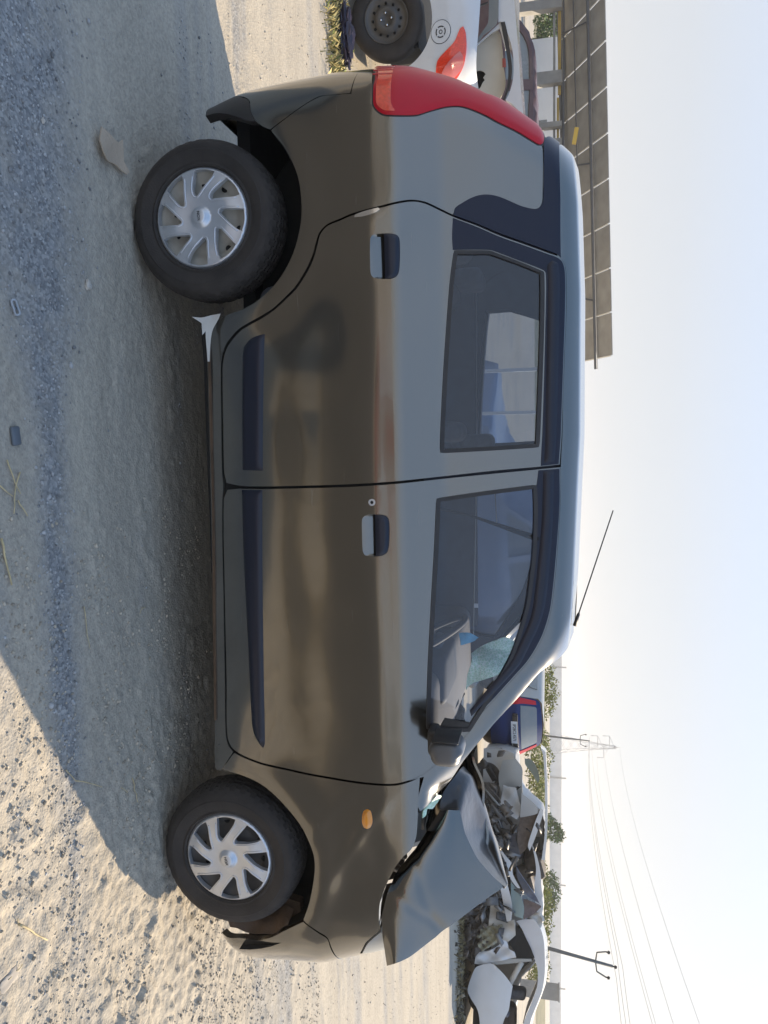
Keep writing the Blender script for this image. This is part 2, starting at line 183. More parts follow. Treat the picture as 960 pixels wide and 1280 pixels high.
 'white_stones': [[0.268,-0.997],[-0.182,-1.179]],
 'ring': [[0.4,-1.361]],
 'tile': [[0.767,-1.398]],
 'twig_cross': [[0.834,-1.441],[0.933,-1.397],[0.871,-1.391],[0.987,-1.436],[0.904,-1.477],[0.937,-1.431],[0.952,-1.409],[1.001,-1.369]],
 'twigs': [[1.051,-1.488],[1.188,-1.459],[1.326,-1.119],[1.473,-1.102],[1.413,-0.74],[1.432,-0.777],[1.822,-1.263],[1.876,-1.222],[1.876,-1.222],[1.963,-1.081],[2.015,-0.896],[2.121,-0.867],[2.022,-0.961],[2.053,-0.932],[2.17,-1.522],[2.29,-1.415],[2.17,-1.522],[2.148,-1.527],[2.301,-1.576],[2.292,-1.521]],
 'flat_stone': [[2.308,-1.566],[2.301,-1.542],[2.189,-1.24]],
 'gravel_band': [[-0.275,-1.232],[0.071,-1.249],[0.42,-1.246],[0.78,-1.205],[1.032,-1.189],[1.276,-1.253],[1.532,-1.25],[1.754,-1.218],[1.964,-1.173]],
 'w_tail': [[0.1291,0.8252],[0.1181,0.8489],[0.1613,0.8645],[0.259,0.8665],[0.3585,0.8429],[0.4332,0.7946],[0.4729,0.7482],[0.5101,0.7067],[0.4873,0.6227],[0.3689,0.6312],[0.2987,0.65],[0.2582,0.7013],[0.2276,0.7509],[0.1933,0.7876]],
 'w_tail_red': [[0.389,0.6719],[0.3256,0.7267],[0.286,0.789],[0.2711,0.8192],[0.3159,0.84],[0.3776,0.8295],[0.4422,0.7517],[0.4672,0.6997],[0.4597,0.6697]],
 'w_lid': [[0.1218,0.6842]],
 'w_win': [[-0.0168,1.1202],[0.2082,1.108],[0.259,1.0227],[0.2882,0.9636],[0.2822,0.9116],[0.2594,0.9069],[0.2215,0.9546],[0.1863,1.0012],[0.1316,1.0334],[-0.0427,1.0451]],
 'w_hole': [[0.3255,0.8918],[0.2894,0.9404],[0.2533,1.0107],[0.248,1.0928],[0.2776,1.1269],[0.4392,1.126],[0.6378,1.1203],[0.9434,1.0614],[0.9,0.9791],[0.9,0.9173],[0.9,0.8892],[0.5593,0.8841],[0.4206,0.8791]],
 'w_black_bit': [[-1.7905,2.5,0.9439]],
 'bag': [[-2.108,2.188],[-1.981,2.258]],
 'verge': [[-2.148,1.957],[-1.575,1.939],[-1.732,2.592],[-2.516,2.667]],
 'r_door': [[0.0053,0.2212],[-0.0598,0.2849],[-0.1181,0.494],[-0.0422,0.6404],[0.0587,0.7601],[0.1616,0.8528],[0.3682,0.8186],[0.5046,0.7959],[0.6573,0.7229],[0.9392,0.6538],[0.9779,0.349],[0.7045,0.3391],[0.5429,0.2942],[0.4098,0.1846],[0.2917,0.1272]],
 'r_fender': [[-0.0756,0.218],[-0.1946,0.24],[-0.2602,0.304],[-0.301,0.4619],[-0.4132,0.6305],[-0.5143,0.694],[-0.4494,0.7483],[-0.3587,0.7767],[-0.3222,0.8691],[-0.244,0.8967],[-0.1688,0.637],[-0.1267,0.4674],[-0.0743,0.3108]],
 'r_pillar': [[-0.7721,0.8868],[-0.663,0.981],[-0.4627,1.0886],[-0.2425,1.1948],[-0.0767,1.2477],[0.1507,1.2369],[0.3842,1.1504],[0.6168,1.0522],[0.8978,0.9811],[0.8851,1.0812],[0.6044,1.153],[0.3721,1.2515],[0.1739,1.326],[-0.0898,1.3627],[-0.4907,1.3477],[-0.6842,1.2947],[-0.8271,1.1889],[-0.8095,1.0182]],
 'r_aframe': [[-0.1267,0.4674],[-0.2137,0.8321],[-0.2482,1.1431],[-0.2152,1.1564],[-0.1633,0.8982],[-0.1038,0.5732]],
 'r_bumpermess': [[-0.6923,-0.1184],[-0.7822,0.285],[-0.6214,0.358],[-0.4364,0.2976],[-0.2457,0.1713],[-0.3385,-0.0609]],
 'r_ruffle': [[-0.6411,0.3171],[-0.6969,0.623],[-0.5379,0.6934],[-0.4324,0.5903],[-0.288,0.3429],[-0.3746,0.2732]],
 'r_window': [[-0.1095,0.5205],[-0.153,0.7029],[-0.208,1.0919],[-0.0595,1.1966],[0.1199,1.2112],[0.3125,1.0987],[0.48,0.9994],[0.4985,0.8469],[0.3682,0.8186],[0.1616,0.8528],[0.0077,0.7069]],
 'r_front_hole': [[-0.6814,0.7032],[-0.7245,0.8876],[-0.5728,1.0217],[-0.4087,1.1283],[-0.2655,1.1946],[-0.2209,0.8971],[-0.3222,0.8691],[-0.4288,0.7751]],
 'r_handle': [[0.1691,0.7884],[-0.1849,0.9887]],
 'r_red': [[-0.5721,-0.1126],[1.043,-0.1647],[0.8191,1.6023],[-0.8701,1.6058]],
 'm_outline': [[-1.6937,0.0809],[-1.7206,0.4841],[-1.7126,0.9819],[-1.6292,1.1653],[-1.4582,1.2501],[-1.0294,1.2798],[-0.4999,1.2958],[-0.2318,1.2285],[-0.0865,1.065],[-0.0352,0.7898],[-0.1613,0.4397],[-0.8077,0.1724],[-1.2084,0.0631]],
 'm_panel': [[-1.6307,0.5856],[-1.6746,0.8268],[-1.5181,0.9414],[-1.3004,0.9435],[-0.8694,0.9475],[-0.7603,0.9207],[-0.6955,0.7819],[-0.9773,0.6095],[-1.3103,0.5193]],
 'm_white': [[-1.1111,0.9453],[-1.039,1.0576],[-0.9539,1.1694],[-0.866,1.2391],[-0.7972,1.2118],[-0.7449,1.0599],[-0.707,0.9212]],
 'm_silver': [[-1.2086,0.6203],[-1.1983,0.8462],[-0.8014,0.9343],[-0.6624,0.866],[-0.7444,0.7252],[-0.9066,0.5682]],
 'm_windscreen': [[-1.6852,0.9822],[-1.6664,1.109],[-1.5232,1.2079],[-1.3635,1.2505],[-1.2669,1.2232],[-1.4221,1.1246],[-1.5766,0.9972]],
 'm_tree': [[-1.5161,0.9132],[-1.3493,1.0552],[-1.1592,1.2237],[-0.986,1.2385],[-1.0793,1.0573],[-1.2067,0.9584]],
 'm_brown': [[-0.707,0.9212],[-0.7449,1.0599],[-0.8116,1.2255],[-0.6248,1.2127],[-0.3506,1.0905],[-0.1884,1.0367],[-0.0739,0.9275],[-0.3313,0.8696]],
 'm_whitestrip': [[-0.8959,1.2803],[-0.6214,1.1714],[-0.2695,1.0636],[-0.1672,1.0918],[-0.3579,1.173],[-0.6294,1.2677],[-0.8327,1.322]],
 'm_pale2': [[-0.2887,1.1322],[-0.1002,1.2155],[0.2168,1.2852],[0.9153,1.3016],[0.7976,1.2204],[0.42,1.1777],[0.0956,1.203]],
 'm_navy': [[0.0355,0.8735],[0.2443,0.9992],[0.4456,1.1778],[0.6146,1.2734],[0.4948,1.0695],[0.2535,0.9033]],
 'm_teal': [[0.2641,0.7934],[0.4442,0.9326],[0.628,1.0162],[0.8202,1.0043],[0.7836,0.8679],[0.5848,0.811]],
 'm_brownhood': [[0.5272,1.0017],[0.5733,1.1786],[0.6245,1.3004],[0.7512,1.1797],[0.8315,1.0179]],
 'm_blades': [[-0.3225,0.465],[0.0194,0.6241],[0.3069,0.7526],[0.5834,0.8247],[0.8147,0.8137],[0.8473,0.7458],[0.4714,0.6583],[0.0899,0.5695]],
 'm_blades2': [[-0.3418,0.5348],[-0.0537,0.7064],[0.1993,0.7926],[0.3181,0.904],[0.3257,0.9589],[0.1304,0.8332],[-0.0246,0.8176],[-0.1218,0.7333]],
 'm_offwhite': [[0.5937,0.4668],[0.6111,0.55],[0.6798,0.6338],[0.7226,0.7168],[0.8444,0.7731],[0.8344,0.8685],[1.086,0.8848],[1.2608,0.6696],[1.1362,0.4212],[0.8788,0.4441]],
 'm_rock': [[0.8103,1.099],[0.7288,1.2739],[0.9139,1.315],[1.1137,1.2087],[1.0099,1.0059]],
 'm_fill': [[0.1735,0.3757],[0.4176,0.5469],[-0.1661,0.7882],[0.8292,0.3048],[0.3732,1.0003],[-0.4263,0.4351],[0.0982,1.1757]],
 'b_plate': [[-0.262,0.5811],[-0.2685,0.6671],[0.2817,0.6545],[0.2897,0.5592]],
 'b_rear': [[-0.6179,0.2715],[-0.7497,0.4777],[-0.6921,0.7845],[-0.6381,1.1353],[-0.5641,1.1955],[0.0523,1.2061],[0.5275,1.1711],[0.6687,0.996],[0.7523,0.7718],[0.7304,0.5479],[0.7936,0.3202],[0.659,0.1627],[0.0331,0.1694]],
 'b_glass': [[-0.5426,0.8893],[-0.4813,1.1338],[-0.3463,1.1785],[0.3617,1.1725],[0.4901,1.1243],[0.5122,0.8716],[-0.0205,0.8493]],
 'b_all': [[-1.2289,0.1079],[-1.2962,1.261],[-0.8441,1.3184],[0.2471,1.3134],[0.5262,1.1868],[0.8399,0.5129],[0.8775,0.1058]],
 'wp_cream': [[0.3272,0.873],[0.2319,0.8883],[0.1855,0.9504],[0.141,1.0239],[0.1218,1.0842],[0.1613,1.1072],[0.2473,1.1174],[0.3823,1.1268],[0.4919,1.1368],[0.5605,1.1111],[0.6481,1.048],[0.7245,0.972],[0.7147,0.8726],[0.4895,0.8552]],
 'wp_hole': [[0.38,0.908],[0.3786,0.9448],[0.3928,0.9749],[0.4104,0.9866],[0.4301,0.9678],[0.4478,0.9795],[0.4677,0.9606],[0.4986,0.9413],[0.507,0.9164],[0.4837,0.9048],[0.4283,0.9004]],
 'wp_cav': [[0.3408,0.8685],[0.357,1.0153],[0.5379,1.0108],[0.5224,0.8625]],
 'wp_dark': [[-0.2016,1.0403],[-0.1935,1.1036],[0.0887,1.0916],[0.1435,1.0315],[0.1691,0.9835],[0.1976,0.959],[0.2439,0.9038],[0.1949,0.9352],[0.138,0.9844],[0.0905,1.0211],[-0.0009,1.0293]],
 'wp_frame': [[0.239,0.888],[0.2213,0.9187],[0.1717,0.992],[0.1137,1.0766],[0.092,1.1124],[0.1193,1.1236],[0.1359,1.0879],[0.1602,1.028],[0.2043,0.9552],[0.251,0.8997]],
 'wp_roof': [[-0.2482,1.1092],[-0.234,1.218],[-0.034,1.2149],[0.1727,1.2294],[0.3839,1.2441],[0.5453,1.2539],[0.7209,1.2697],[0.7076,1.2459],[0.6468,1.1867],[0.6146,1.1391],[0.5791,1.1638],[0.4852,1.1952],[0.3793,1.2028],[0.2727,1.1927],[0.1644,1.1592],[0.11,1.1368],[0.0917,1.1137],[0.0948,1.096]],
 'wp_strip': [[0.0981,1.1139],[0.0964,1.1432],[0.1656,1.1595],[0.2717,1.1753],[0.4055,1.1908],[0.511,1.1772],[0.5889,1.1459],[0.6408,1.1208],[0.6287,1.109],[0.5612,1.1404],[0.4716,1.16],[0.3757,1.1617],[0.2415,1.1405],[0.1614,1.1243]],
 'wp_red': [[0.3186,1.1166],[0.3213,1.1405],[0.3805,1.1424],[0.3776,1.1154]],
 'wp_belt': [[-0.2296,0.714],[-0.2274,0.7316],[-0.0557,0.7715],[-0.008,0.8699],[-0.0291,1.0282],[-0.019,1.0279],[0.0029,0.8754],[-0.0413,0.765]],
 'm_roofline': [[-1.9106,1.276],[-1.8474,1.3602],[-1.3062,1.3895],[-0.5081,1.3916],[-0.0478,1.352],[-0.0428,1.2976],[-0.5046,1.3506],[-1.3031,1.348],[-1.7762,1.3185]],
}
# ------------------------------------------------------------------ materials
def mat(name, col, rough=.6, metal=0, coat=0, spec=.5, var=0, vs=20, bump=0, bs=80, dust=0, dustcol=(.36,.30,.23), island=0, sss=0):
    """principled surface with noise-varied colour, fine bump and optional dust film"""
    m = bpy.data.materials.new(name); m.use_nodes = True
    n = m.node_tree.nodes; l = m.node_tree.links; b = n['Principled BSDF']
    b.inputs['Base Color'].default_value = (*col, 1); b.inputs['Roughness'].default_value = rough
    b.inputs['Metallic'].default_value = metal; b.inputs['Coat Weight'].default_value = coat
    b.inputs['Coat Roughness'].default_value = .06; b.inputs['Specular IOR Level'].default_value = spec
    tc = n.new('ShaderNodeTexCoord'); src = None
    if var or island:
        nz = n.new('ShaderNodeTexNoise'); nz.inputs['Scale'].default_value = vs; nz.inputs['Detail'].default_value = 6
        l.new(tc.outputs['Object'], nz.inputs['Vector'])
        mr = n.new('ShaderNodeMapRange'); mr.inputs[1].default_value = .25; mr.inputs[2].default_value = .75
        mr.inputs[3].default_value = 1-var; mr.inputs[4].default_value = 1+var; l.new(nz.outputs[0], mr.inputs[0])
        v = mr.outputs[0]
        if island:
            g = n.new('ShaderNodeNewGeometry'); mi = n.new('ShaderNodeMapRange'); mi.inputs[3].default_value = 1-island; mi.inputs[4].default_value = 1+island
            l.new(g.outputs['Random Per Island'], mi.inputs[0]); mu = n.new('ShaderNodeMath'); mu.operation = 'MULTIPLY'
            l.new(v, mu.inputs[0]); l.new(mi.outputs[0], mu.inputs[1]); v = mu.outputs[0]
        vm = n.new('ShaderNodeVectorMath'); vm.operation = 'SCALE'; vm.inputs[0].default_value = col; l.new(v, vm.inputs['Scale'])
        src = vm.outputs[0]
    if dust:
        nz = n.new('ShaderNodeTexNoise'); nz.inputs['Scale'].default_value = 3.5; nz.inputs['Detail'].default_value = 8; nz.inputs['Roughness'].default_value = .7
        l.new(tc.outputs['Object'], nz.inputs['Vector'])
        mr = n.new('ShaderNodeMapRange'); mr.inputs[1].default_value = .35; mr.inputs[2].default_value = .8; mr.inputs[3].default_value = dust*.25; mr.inputs[4].default_value = dust
        l.new(nz.outputs[0], mr.inputs[0])
        mx = n.new('ShaderNodeMix'); mx.data_type = 'RGBA'; mx.inputs[6].default_value = (*col, 1); mx.inputs[7].default_value = (*dustcol, 1)
        if src: l.new(src, mx.inputs[6])
        l.new(mr.outputs[0], mx.inputs[0]); src = mx.outputs[2]
        rr = n.new('ShaderNodeMapRange'); rr.inputs[3].default_value = rough; rr.inputs[4].default_value = min(1, rough+.5)
        l.new(mr.outputs[0], rr.inputs[0]); l.new(rr.outputs[0], b.inputs['Roughness'])
    if src: l.new(src, b.inputs['Base Color'])
    if bump:
        nb = n.new('ShaderNodeTexNoise'); nb.inputs['Scale'].default_value = bs; nb.inputs['Detail'].default_value = 5
        l.new(tc.outputs['Object'], nb.inputs['Vector'])
        bp = n.new('ShaderNodeBump'); bp.inputs['Strength'].default_value = bump; bp.inputs['Distance'].default_value = .01
        l.new(nb.outputs[0], bp.inputs['Height']); l.new(bp.outputs[0], b.inputs['Normal'])
    return m
def glassmat(name, tint, gloss_r=.02, fac=.0, film=None, filmfac=0):
    """thin pane: see-through tint under a fresnel reflection, with an optional film of dust"""
    m = bpy.data.materials.new(name); m.use_nodes = True
    n = m.node_tree.nodes; l = m.node_tree.links; n.remove(n['Principled BSDF'])
    t = n.new('ShaderNodeBsdfTransparent'); t.inputs[0].default_value = (*tint, 1)
    g = n.new('ShaderNodeBsdfGlossy'); g.inputs['Roughness'].default_value = gloss_r
    fr = n.new('ShaderNodeFresnel'); fr.inputs[0].default_value = 1.5
    ad = n.new('ShaderNodeMath'); ad.operation = 'MULTIPLY_ADD'; ad.inputs[1].default_value = 1.5; ad.inputs[2].default_value = fac
    l.new(fr.outputs[0], ad.inputs[0]); a = t.outputs[0]
    if film:
        d = n.new('ShaderNodeBsdfDiffuse'); d.inputs[0].default_value = (*film, 1)
        nz = n.new('ShaderNodeTexNoise'); nz.inputs['Scale'].default_value = 6; nz.inputs['Detail'].default_value = 8
        tc = n.new('ShaderNodeTexCoord'); l.new(tc.outputs['Object'], nz.inputs['Vector'])
        mr = n.new('ShaderNodeMapRange'); mr.inputs[3].default_value = filmfac*.6; mr.inputs[4].default_value = filmfac*1.3; l.new(nz.outputs[0], mr.inputs[0])
        mx0 = n.new('ShaderNodeMixShader'); l.new(mr.outputs[0], mx0.inputs[0]); l.new(a, mx0.inputs[1]); l.new(d.outputs[0], mx0.inputs[2]); a = mx0.outputs[0]
    mx = n.new('ShaderNodeMixShader'); l.new(ad.outputs[0], mx.inputs[0]); l.new(a, mx.inputs[1]); l.new(g.outputs[0], mx.inputs[2])
    l.new(mx.outputs[0], n['Material Output'].inputs[0])
    return m
def paint(name, col, metal=.55, rough=.34, dust=.10, flake=.05):
    m = mat(name, col, rough=rough, metal=metal, coat=1, dust=dust, dustcol=(.30,.26,.21))
    n = m.node_tree.nodes; l = m.node_tree.links; b = n['Principled BSDF']
    tc = n.new('ShaderNodeTexCoord'); nb = n.new('ShaderNodeTexNoise'); nb.inputs['Scale'].default_value = 7; nb.inputs['Detail'].default_value = 2
    l.new(tc.outputs['Object'], nb.inputs['Vector'])
    bp = n.new('ShaderNodeBump'); bp.inputs['Strength'].default_value = .12; bp.inputs['Distance'].default_value = .004
    # road dirt thrown up along the bottom and fine scratches
    sp = n.new('ShaderNodeSeparateXYZ'); l.new(tc.outputs['Object'], sp.inputs[0])
    zr = n.new('ShaderNodeMapRange'); zr.inputs[1].default_value = .52; zr.inputs[2].default_value = .22; zr.inputs[3].default_value = 0; zr.inputs[4].default_value = .55; l.new(sp.outputs[2], zr.inputs[0])
    nd = n.new('ShaderNodeTexNoise'); nd.inputs['Scale'].default_value = 14; nd.inputs['Detail'].default_value = 9; nd.inputs['Roughness'].default_value = .75; l.new(tc.outputs['Object'], nd.inputs['Vector'])
    md = n.new('ShaderNodeMath'); md.operation = 'MULTIPLY'; l.new(zr.outputs[0], md.inputs[0]); l.new(nd.outputs[0], md.inputs[1])
    ms = n.new('ShaderNodeMapping'); ms.inputs['Scale'].default_value = (5, 5, 160); ms.inputs['Rotation'].default_value = (0, .12, 0); l.new(tc.outputs['Object'], ms.inputs[0])
    ns = n.new('ShaderNodeTexNoise'); ns.inputs['Scale'].default_value = 1; ns.inputs['Detail'].default_value = 2; l.new(ms.outputs[0], ns.inputs['Vector'])
    th = n.new('ShaderNodeMapRange'); th.inputs[1].default_value = .735; th.inputs[2].default_value = .76; th.inputs[4].default_value = .35; l.new(ns.outputs[0], th.inputs[0])
    mxx = n.new('ShaderNodeMath'); mxx.operation = 'MAXIMUM'; l.new(md.outputs[0], mxx.inputs[0]); l.new(th.outputs[0], mxx.inputs[1])
    mc_ = n.new('ShaderNodeMix'); mc_.data_type = 'RGBA'; mc_.inputs[7].default_value = (.30,.27,.23,1)
    old = b.inputs['Base Color'].links[0].from_socket; l.new(old, mc_.inputs[6]); l.new(mxx.outputs[0], mc_.inputs[0]); l.new(mc_.outputs[2], b.inputs['Base Color'])
    im = n.new('ShaderNodeMath'); im.operation = 'SUBTRACT'; im.inputs[0].default_value = metal; l.new(mxx.outputs[0], im.inputs[1]); im.use_clamp = True; l.new(im.outputs[0], b.inputs['Metallic'])
    ic = n.new('ShaderNodeMath'); ic.operation = 'SUBTRACT'; ic.inputs[0].default_value = 1; l.new(mxx.outputs[0], ic.inputs[1]); ic.use_clamp = True; l.new(ic.outputs[0], b.inputs['Coat Weight'])
    l.new(nb.outputs[0], bp.inputs['Height']); l.new(bp.outputs[0], b.inputs['Normal']); l.new(bp.outputs[0], b.inputs['Coat Normal'])
    return m
M = dict(
    paint=paint('grey brown metallic paint', (.185,.176,.156), metal=1.0, rough=.16, dust=.06),
    black_film=mat('satin black film', (.010,.013,.030), .3, coat=.12, spec=.3, dust=.0),
    black=mat('black plastic', (.012,.012,.014), .45, dust=.10, var=.2, bump=.05, bs=300),
    trim=mat('black door moulding', (.010,.013,.026), .35, coat=.15, spec=.35, dust=.02),
    rubber=mat('tyre rubber', (.014,.013,.013), .75, dust=.45, dustcol=(.105,.082,.062), var=.5, vs=14, bump=.2, bs=160),
    silver=mat('silver hubcap', (.66,.68,.71), .32, metal=.7, dust=.14, dustcol=(.32,.29,.25), var=.06, vs=30),
    steel=mat('painted steel rim', (.07,.07,.07), .5, metal=.2, dust=.2, var=.3),
    steel_cream=mat('cream steel rim', (.50,.47,.40), .55, dust=.4, var=.2),
    dark=mat('dark underbody', (.012,.012,.012), .85, var=.3),
    rust=mat('rusty liner', (.075,.045,.025), .8, dust=.4, dustcol=(.16,.10,.06), var=.5, vs=12, bump=.3),
    glass=glassmat('side glass', (.62,.65,.70), fac=.02, film=(.10,.14,.24), filmfac=.05),
    far_glass=glassmat('far side glass', (.42,.50,.62), film=(.20,.27,.40), filmfac=.22),
    hazy_glass=glassmat('hazy blue far window', (.50,.58,.72), film=(.20,.28,.46), filmfac=.62),
    red=mat('red lamp lens', (.50,.006,.018), .30, spec=.35, var=.06, vs=12),
    redhot=mat('orange red reflector', (.75,.05,.02), .15, coat=1, var=.2, vs=90),
    orange=mat('orange lens', (.75,.28,.02), .15, coat=1, var=.1),
    chrome=mat('chrome', (.75,.75,.75), .12, metal=1),
    white=mat('white car paint', (.62,.64,.66), .3, coat=1, dust=.3, dustcol=(.42,.38,.31)),
    trimcloth=mat('grey interior plastic', (.045,.052,.07), .7, var=.15),
    cloth=mat('seat cloth', (.10,.105,.12), .9, var=.25, bump=.2, bs=200),
    dash=mat('pale dashboard', (.10,.10,.105), .6, var=.15, dust=.3),
    headliner=mat('headliner', (.28,.28,.29), .9, var=.1),
    crazed=mat('crazed green glass', (.42,.55,.45), .35, var=.35, vs=60, bump=.8, bs=60),
    blue=mat('blue plastic scrap', (.10,.42,.62), .4, var=.2),
    cardboard=mat('torn cardboard', (.42,.33,.24), .85, var=.12, vs=8, bump=.3),
    stone=mat('pale stone', (.52,.47,.40), .9, var=.25, vs=40, bump=.5),
    straw=mat('dry straw', (.50,.40,.22), .8, var=.25, vs=30),
    concrete=mat('weathered concrete', (.30,.29,.27), .9, var=.2, vs=2, bump=.2),
    palewall=mat('pale wall and haze tone', (.72,.70,.66), .9, var=.1, vs=.4),  # pale walls; on the far boundary wall the paleness stands in for haze
    sheet=mat('grey roofing sheet', (.30,.298,.29), .7, var=.2, vs=1.5),
    beam=mat('grey steel beam', (.10,.11,.13), .5, metal=.3, var=.2, vs=2),
    yellow=mat('yellow painted beam', (.42,.28,.06), .6, var=.25, vs=2),
    gap_light=mat('pale daylight strip', (.75,.72,.64), .5),
    bark=mat('bark', (.11,.085,.06), .9, var=.3),
    leaf=mat('leaves', (.075,.12,.03), .7, var=.4, vs=3, island=.5),
    leafy=mat('yellow green leaves', (.21,.22,.05), .7, var=.4, vs=3, island=.5),
    drygrass=mat('dry grass blades', (.34,.29,.13), .8, island=.45),
    silvercar=mat('dull silver paint', (.36,.38,.38), .45, metal=.3, dust=.4),
    duskblue=mat('dark blue car paint', (.008,.028,.12), .35, spec=.2, dust=.02),
    carred=mat('red car paint', (.36,.02,.02), .3, coat=1, dust=.2),
    navy=mat('navy torn panel', (.06,.08,.13), .4, coat=.5, dust=.3),
    teal=mat('pale teal torn panel', (.22,.31,.31), .45, dust=.3),
    brown=mat('burnt brown interior', (.065,.05,.04), .85, var=.5, vs=8, bump=.4),
    offwhite=mat('dirty off white panel', (.52,.50,.45), .6, dust=.5, var=.15, vs=6),
    cream=mat('cream inner trim', (.50,.46,.38), .7, var=.1, vs=6),
    greyglass=mat('dusty grey glass', (.14,.17,.18), .15, coat=.6, dust=.35),
    polebody=mat('galvanised pole', (.12,.125,.12), .6, metal=.2),
    wire=mat('aluminium wire', (.26,.26,.265), .6),
    bagblack=mat('crumpled purple black plastic', (.035,.028,.045), .35, var=.3),
    platewhite=mat('white number plate', (.75,.76,.78), .5),
    ink=mat('black lettering', (.02,.02,.02), .6),
    engine=mat('oily engine metal', (.07,.06,.055), .5, metal=.5, var=.5, vs=15, dust=.4, bump=.5, bs=40),
)
def crackle(m, scale, col, lines):
    n = m.node_tree.nodes; l = m.node_tree.links; b = n['Principled BSDF']
    tc = n.new('ShaderNodeTexCoord'); v = n.new('ShaderNodeTexVoronoi'); v.feature = 'DISTANCE_TO_EDGE'; v.inputs['Scale'].default_value = scale; l.new(tc.outputs['Object'], v.inputs['Vector'])
    r = n.new('ShaderNodeValToRGB'); r.color_ramp.elements[0].color = (*lines, 1); r.color_ramp.elements[1].position = .12; r.color_ramp.elements[1].color = (*col, 1)
    l.new(v.outputs['Distance'], r.inputs[0]); l.new(r.outputs[0], b.inputs['Base Color'])
crackle(M['crazed'], 85, (.50,.74,.52), (.92,1,.90))
M['crazed'].node_tree.nodes['Principled BSDF'].inputs['Subsurface Weight'].default_value = 0
# ------------------------------------------------------------------ object helpers
def tag(o, label=None, cat=None, group=None, kind=None):
    if label: o['label'] = label
    if cat: o['category'] = cat
    if group: o['group'] = group
    if kind: o['kind'] = kind
    return o
def empty(name, loc=(0,0,0), rz=0, **k):
    o = bpy.data.objects.new(name, None); COL.objects.link(o); o.location = loc; o.rotation_euler = (0,0,rz); o.empty_display_size = .2
    return tag(o, **k)
def link(name, me, material, parent=None, smooth=False, **k):
    o = bpy.data.objects.new(name, me); COL.objects.link(o)
    if material is not None:
        for mm in (material if isinstance(material, (list, tuple)) else [material]): me.materials.append(mm)
    if parent is not None: o.parent = parent
    if smooth: me.polygons.foreach_set('use_smooth', [True]*len(me.polygons))
    return tag(o, **k)
def mesh(name, v, f):
    me = bpy.data.meshes.new(name); me.from_pydata([tuple(map(float, p)) for p in v], [], f); me.update(); return me
def fast_mesh(name, V, F):
    """numpy mesh of equal-sided faces"""
    V = np.asarray(V, np.float32); F = np.asarray(F, np.int32); k = F.shape[1]
    me = bpy.data.meshes.new(name); me.vertices.add(len(V)); me.vertices.foreach_set('co', V.ravel())
    me.loops.add(F.size); me.loops.foreach_set('vertex_index', F.ravel())
    me.polygons.add(len(F)); me.polygons.foreach_set('loop_start', np.arange(0, F.size, k, dtype=np.int32))
    me.update(calc_edges=True); return me
def box(v, f, c, s, rz=0, taper=1):
    """append a box"""
    b = len(v); a, d = math.cos(rz), math.sin(rz)
    for z in (-1, 1):
        t = taper if z > 0 else 1
        for x, y in ((-1,-1),(1,-1),(1,1),(-1,1)):
            px, py = x*s[0]/2*t, y*s[1]/2*t
            v.append((c[0]+px*a-py*d, c[1]+px*d+py*a, c[2]+z*s[2]/2))
    for q in ((3,2,1,0),(4,5,6,7),(0,1,5,4),(1,2,6,5),(2,3,7,6),(3,0,4,7)): f.append(tuple(b+i for i in q))
def boxobj(name, c, s, material, parent=None, rz=0, bevel=0, rot=None, **k):
    bm = bmesh.new(); bmesh.ops.create_cube(bm, size=1); bmesh.ops.scale(bm, vec=s, verts=bm.verts)
    if bevel: bmesh.ops.bevel(bm, geom=bm.edges[:], offset=bevel, segments=3, profile=.6, affect='EDGES')
    if rot is not None: bmesh.ops.transform(bm, matrix=rot.to_4x4(), verts=bm.verts)
    bmesh.ops.rotate(bm, cent=(0,0,0), matrix=Matrix.Rotation(rz, 3, 'Z'), verts=bm.verts)
    bmesh.ops.translate(bm, vec=c, verts=bm.verts)
    me = bpy.data.meshes.new(name); bm.to_mesh(me); bm.free(); return link(name, me, material, parent, smooth=bevel > 0, **k)
def tube(v, f, pts, rad, n=8, cap=True):
    pts = [Vector(p) for p in pts]; b0 = len(v)
    rad = [rad]*len(pts) if not isinstance(rad, (list, tuple)) else rad
    up = None
    for i, p in enumerate(pts):
        t = (pts[min(i+1, len(pts)-1)]-pts[max(i-1, 0)]).normalized()
        if up is None:
            up = t.cross(Vector((0,0,1)));
            if up.length < .1: up = t.cross(Vector((1,0,0)))
        up = (up-t*up.dot(t)).normalized(); s = t.cross(up)
        for k in range(n):
            a = 2*math.pi*k/n; v.append(tuple(p+(up*math.cos(a)+s*math.sin(a))*rad[i]))
    for i in range(len(pts)-1):
        for k in range(n):
            a = b0+i*n+k; c = b0+i*n+(k+1) % n; f.append((a, c, c+n, a+n))
    if cap: f.append(tuple(b0+k for k in range(n))[::-1]); f.append(tuple(b0+(len(pts)-1)*n+k for k in range(n)))
def tubeobj(name, pts, rad, material, parent=None, n=8, **k):
    v, f = [], []; tube(v, f, pts, rad, n); return link(name, mesh(name, v, f), material, parent, smooth=True, **k)
def lathe(prof, n=64, notch=None):
    """profile (radius, y) turned about the y axis"""
    v, f = [], []
    for i in range(n):
        a = 2*math.pi*i/n
        for j, (r, y) in enumerate(prof):
            rr = r
            if notch and j in notch and (i % 4 == (j % 2)*2): rr = r-.006
            v.append((rr*math.cos(a), y, rr*math.sin(a)))
    m_ = len(prof)
    for i in range(n):
        for j in range(m_-1):
            a = i*m_+j; b = ((i+1) % n)*m_+j; f.append((a, a+1, b+1, b))
    return v, f
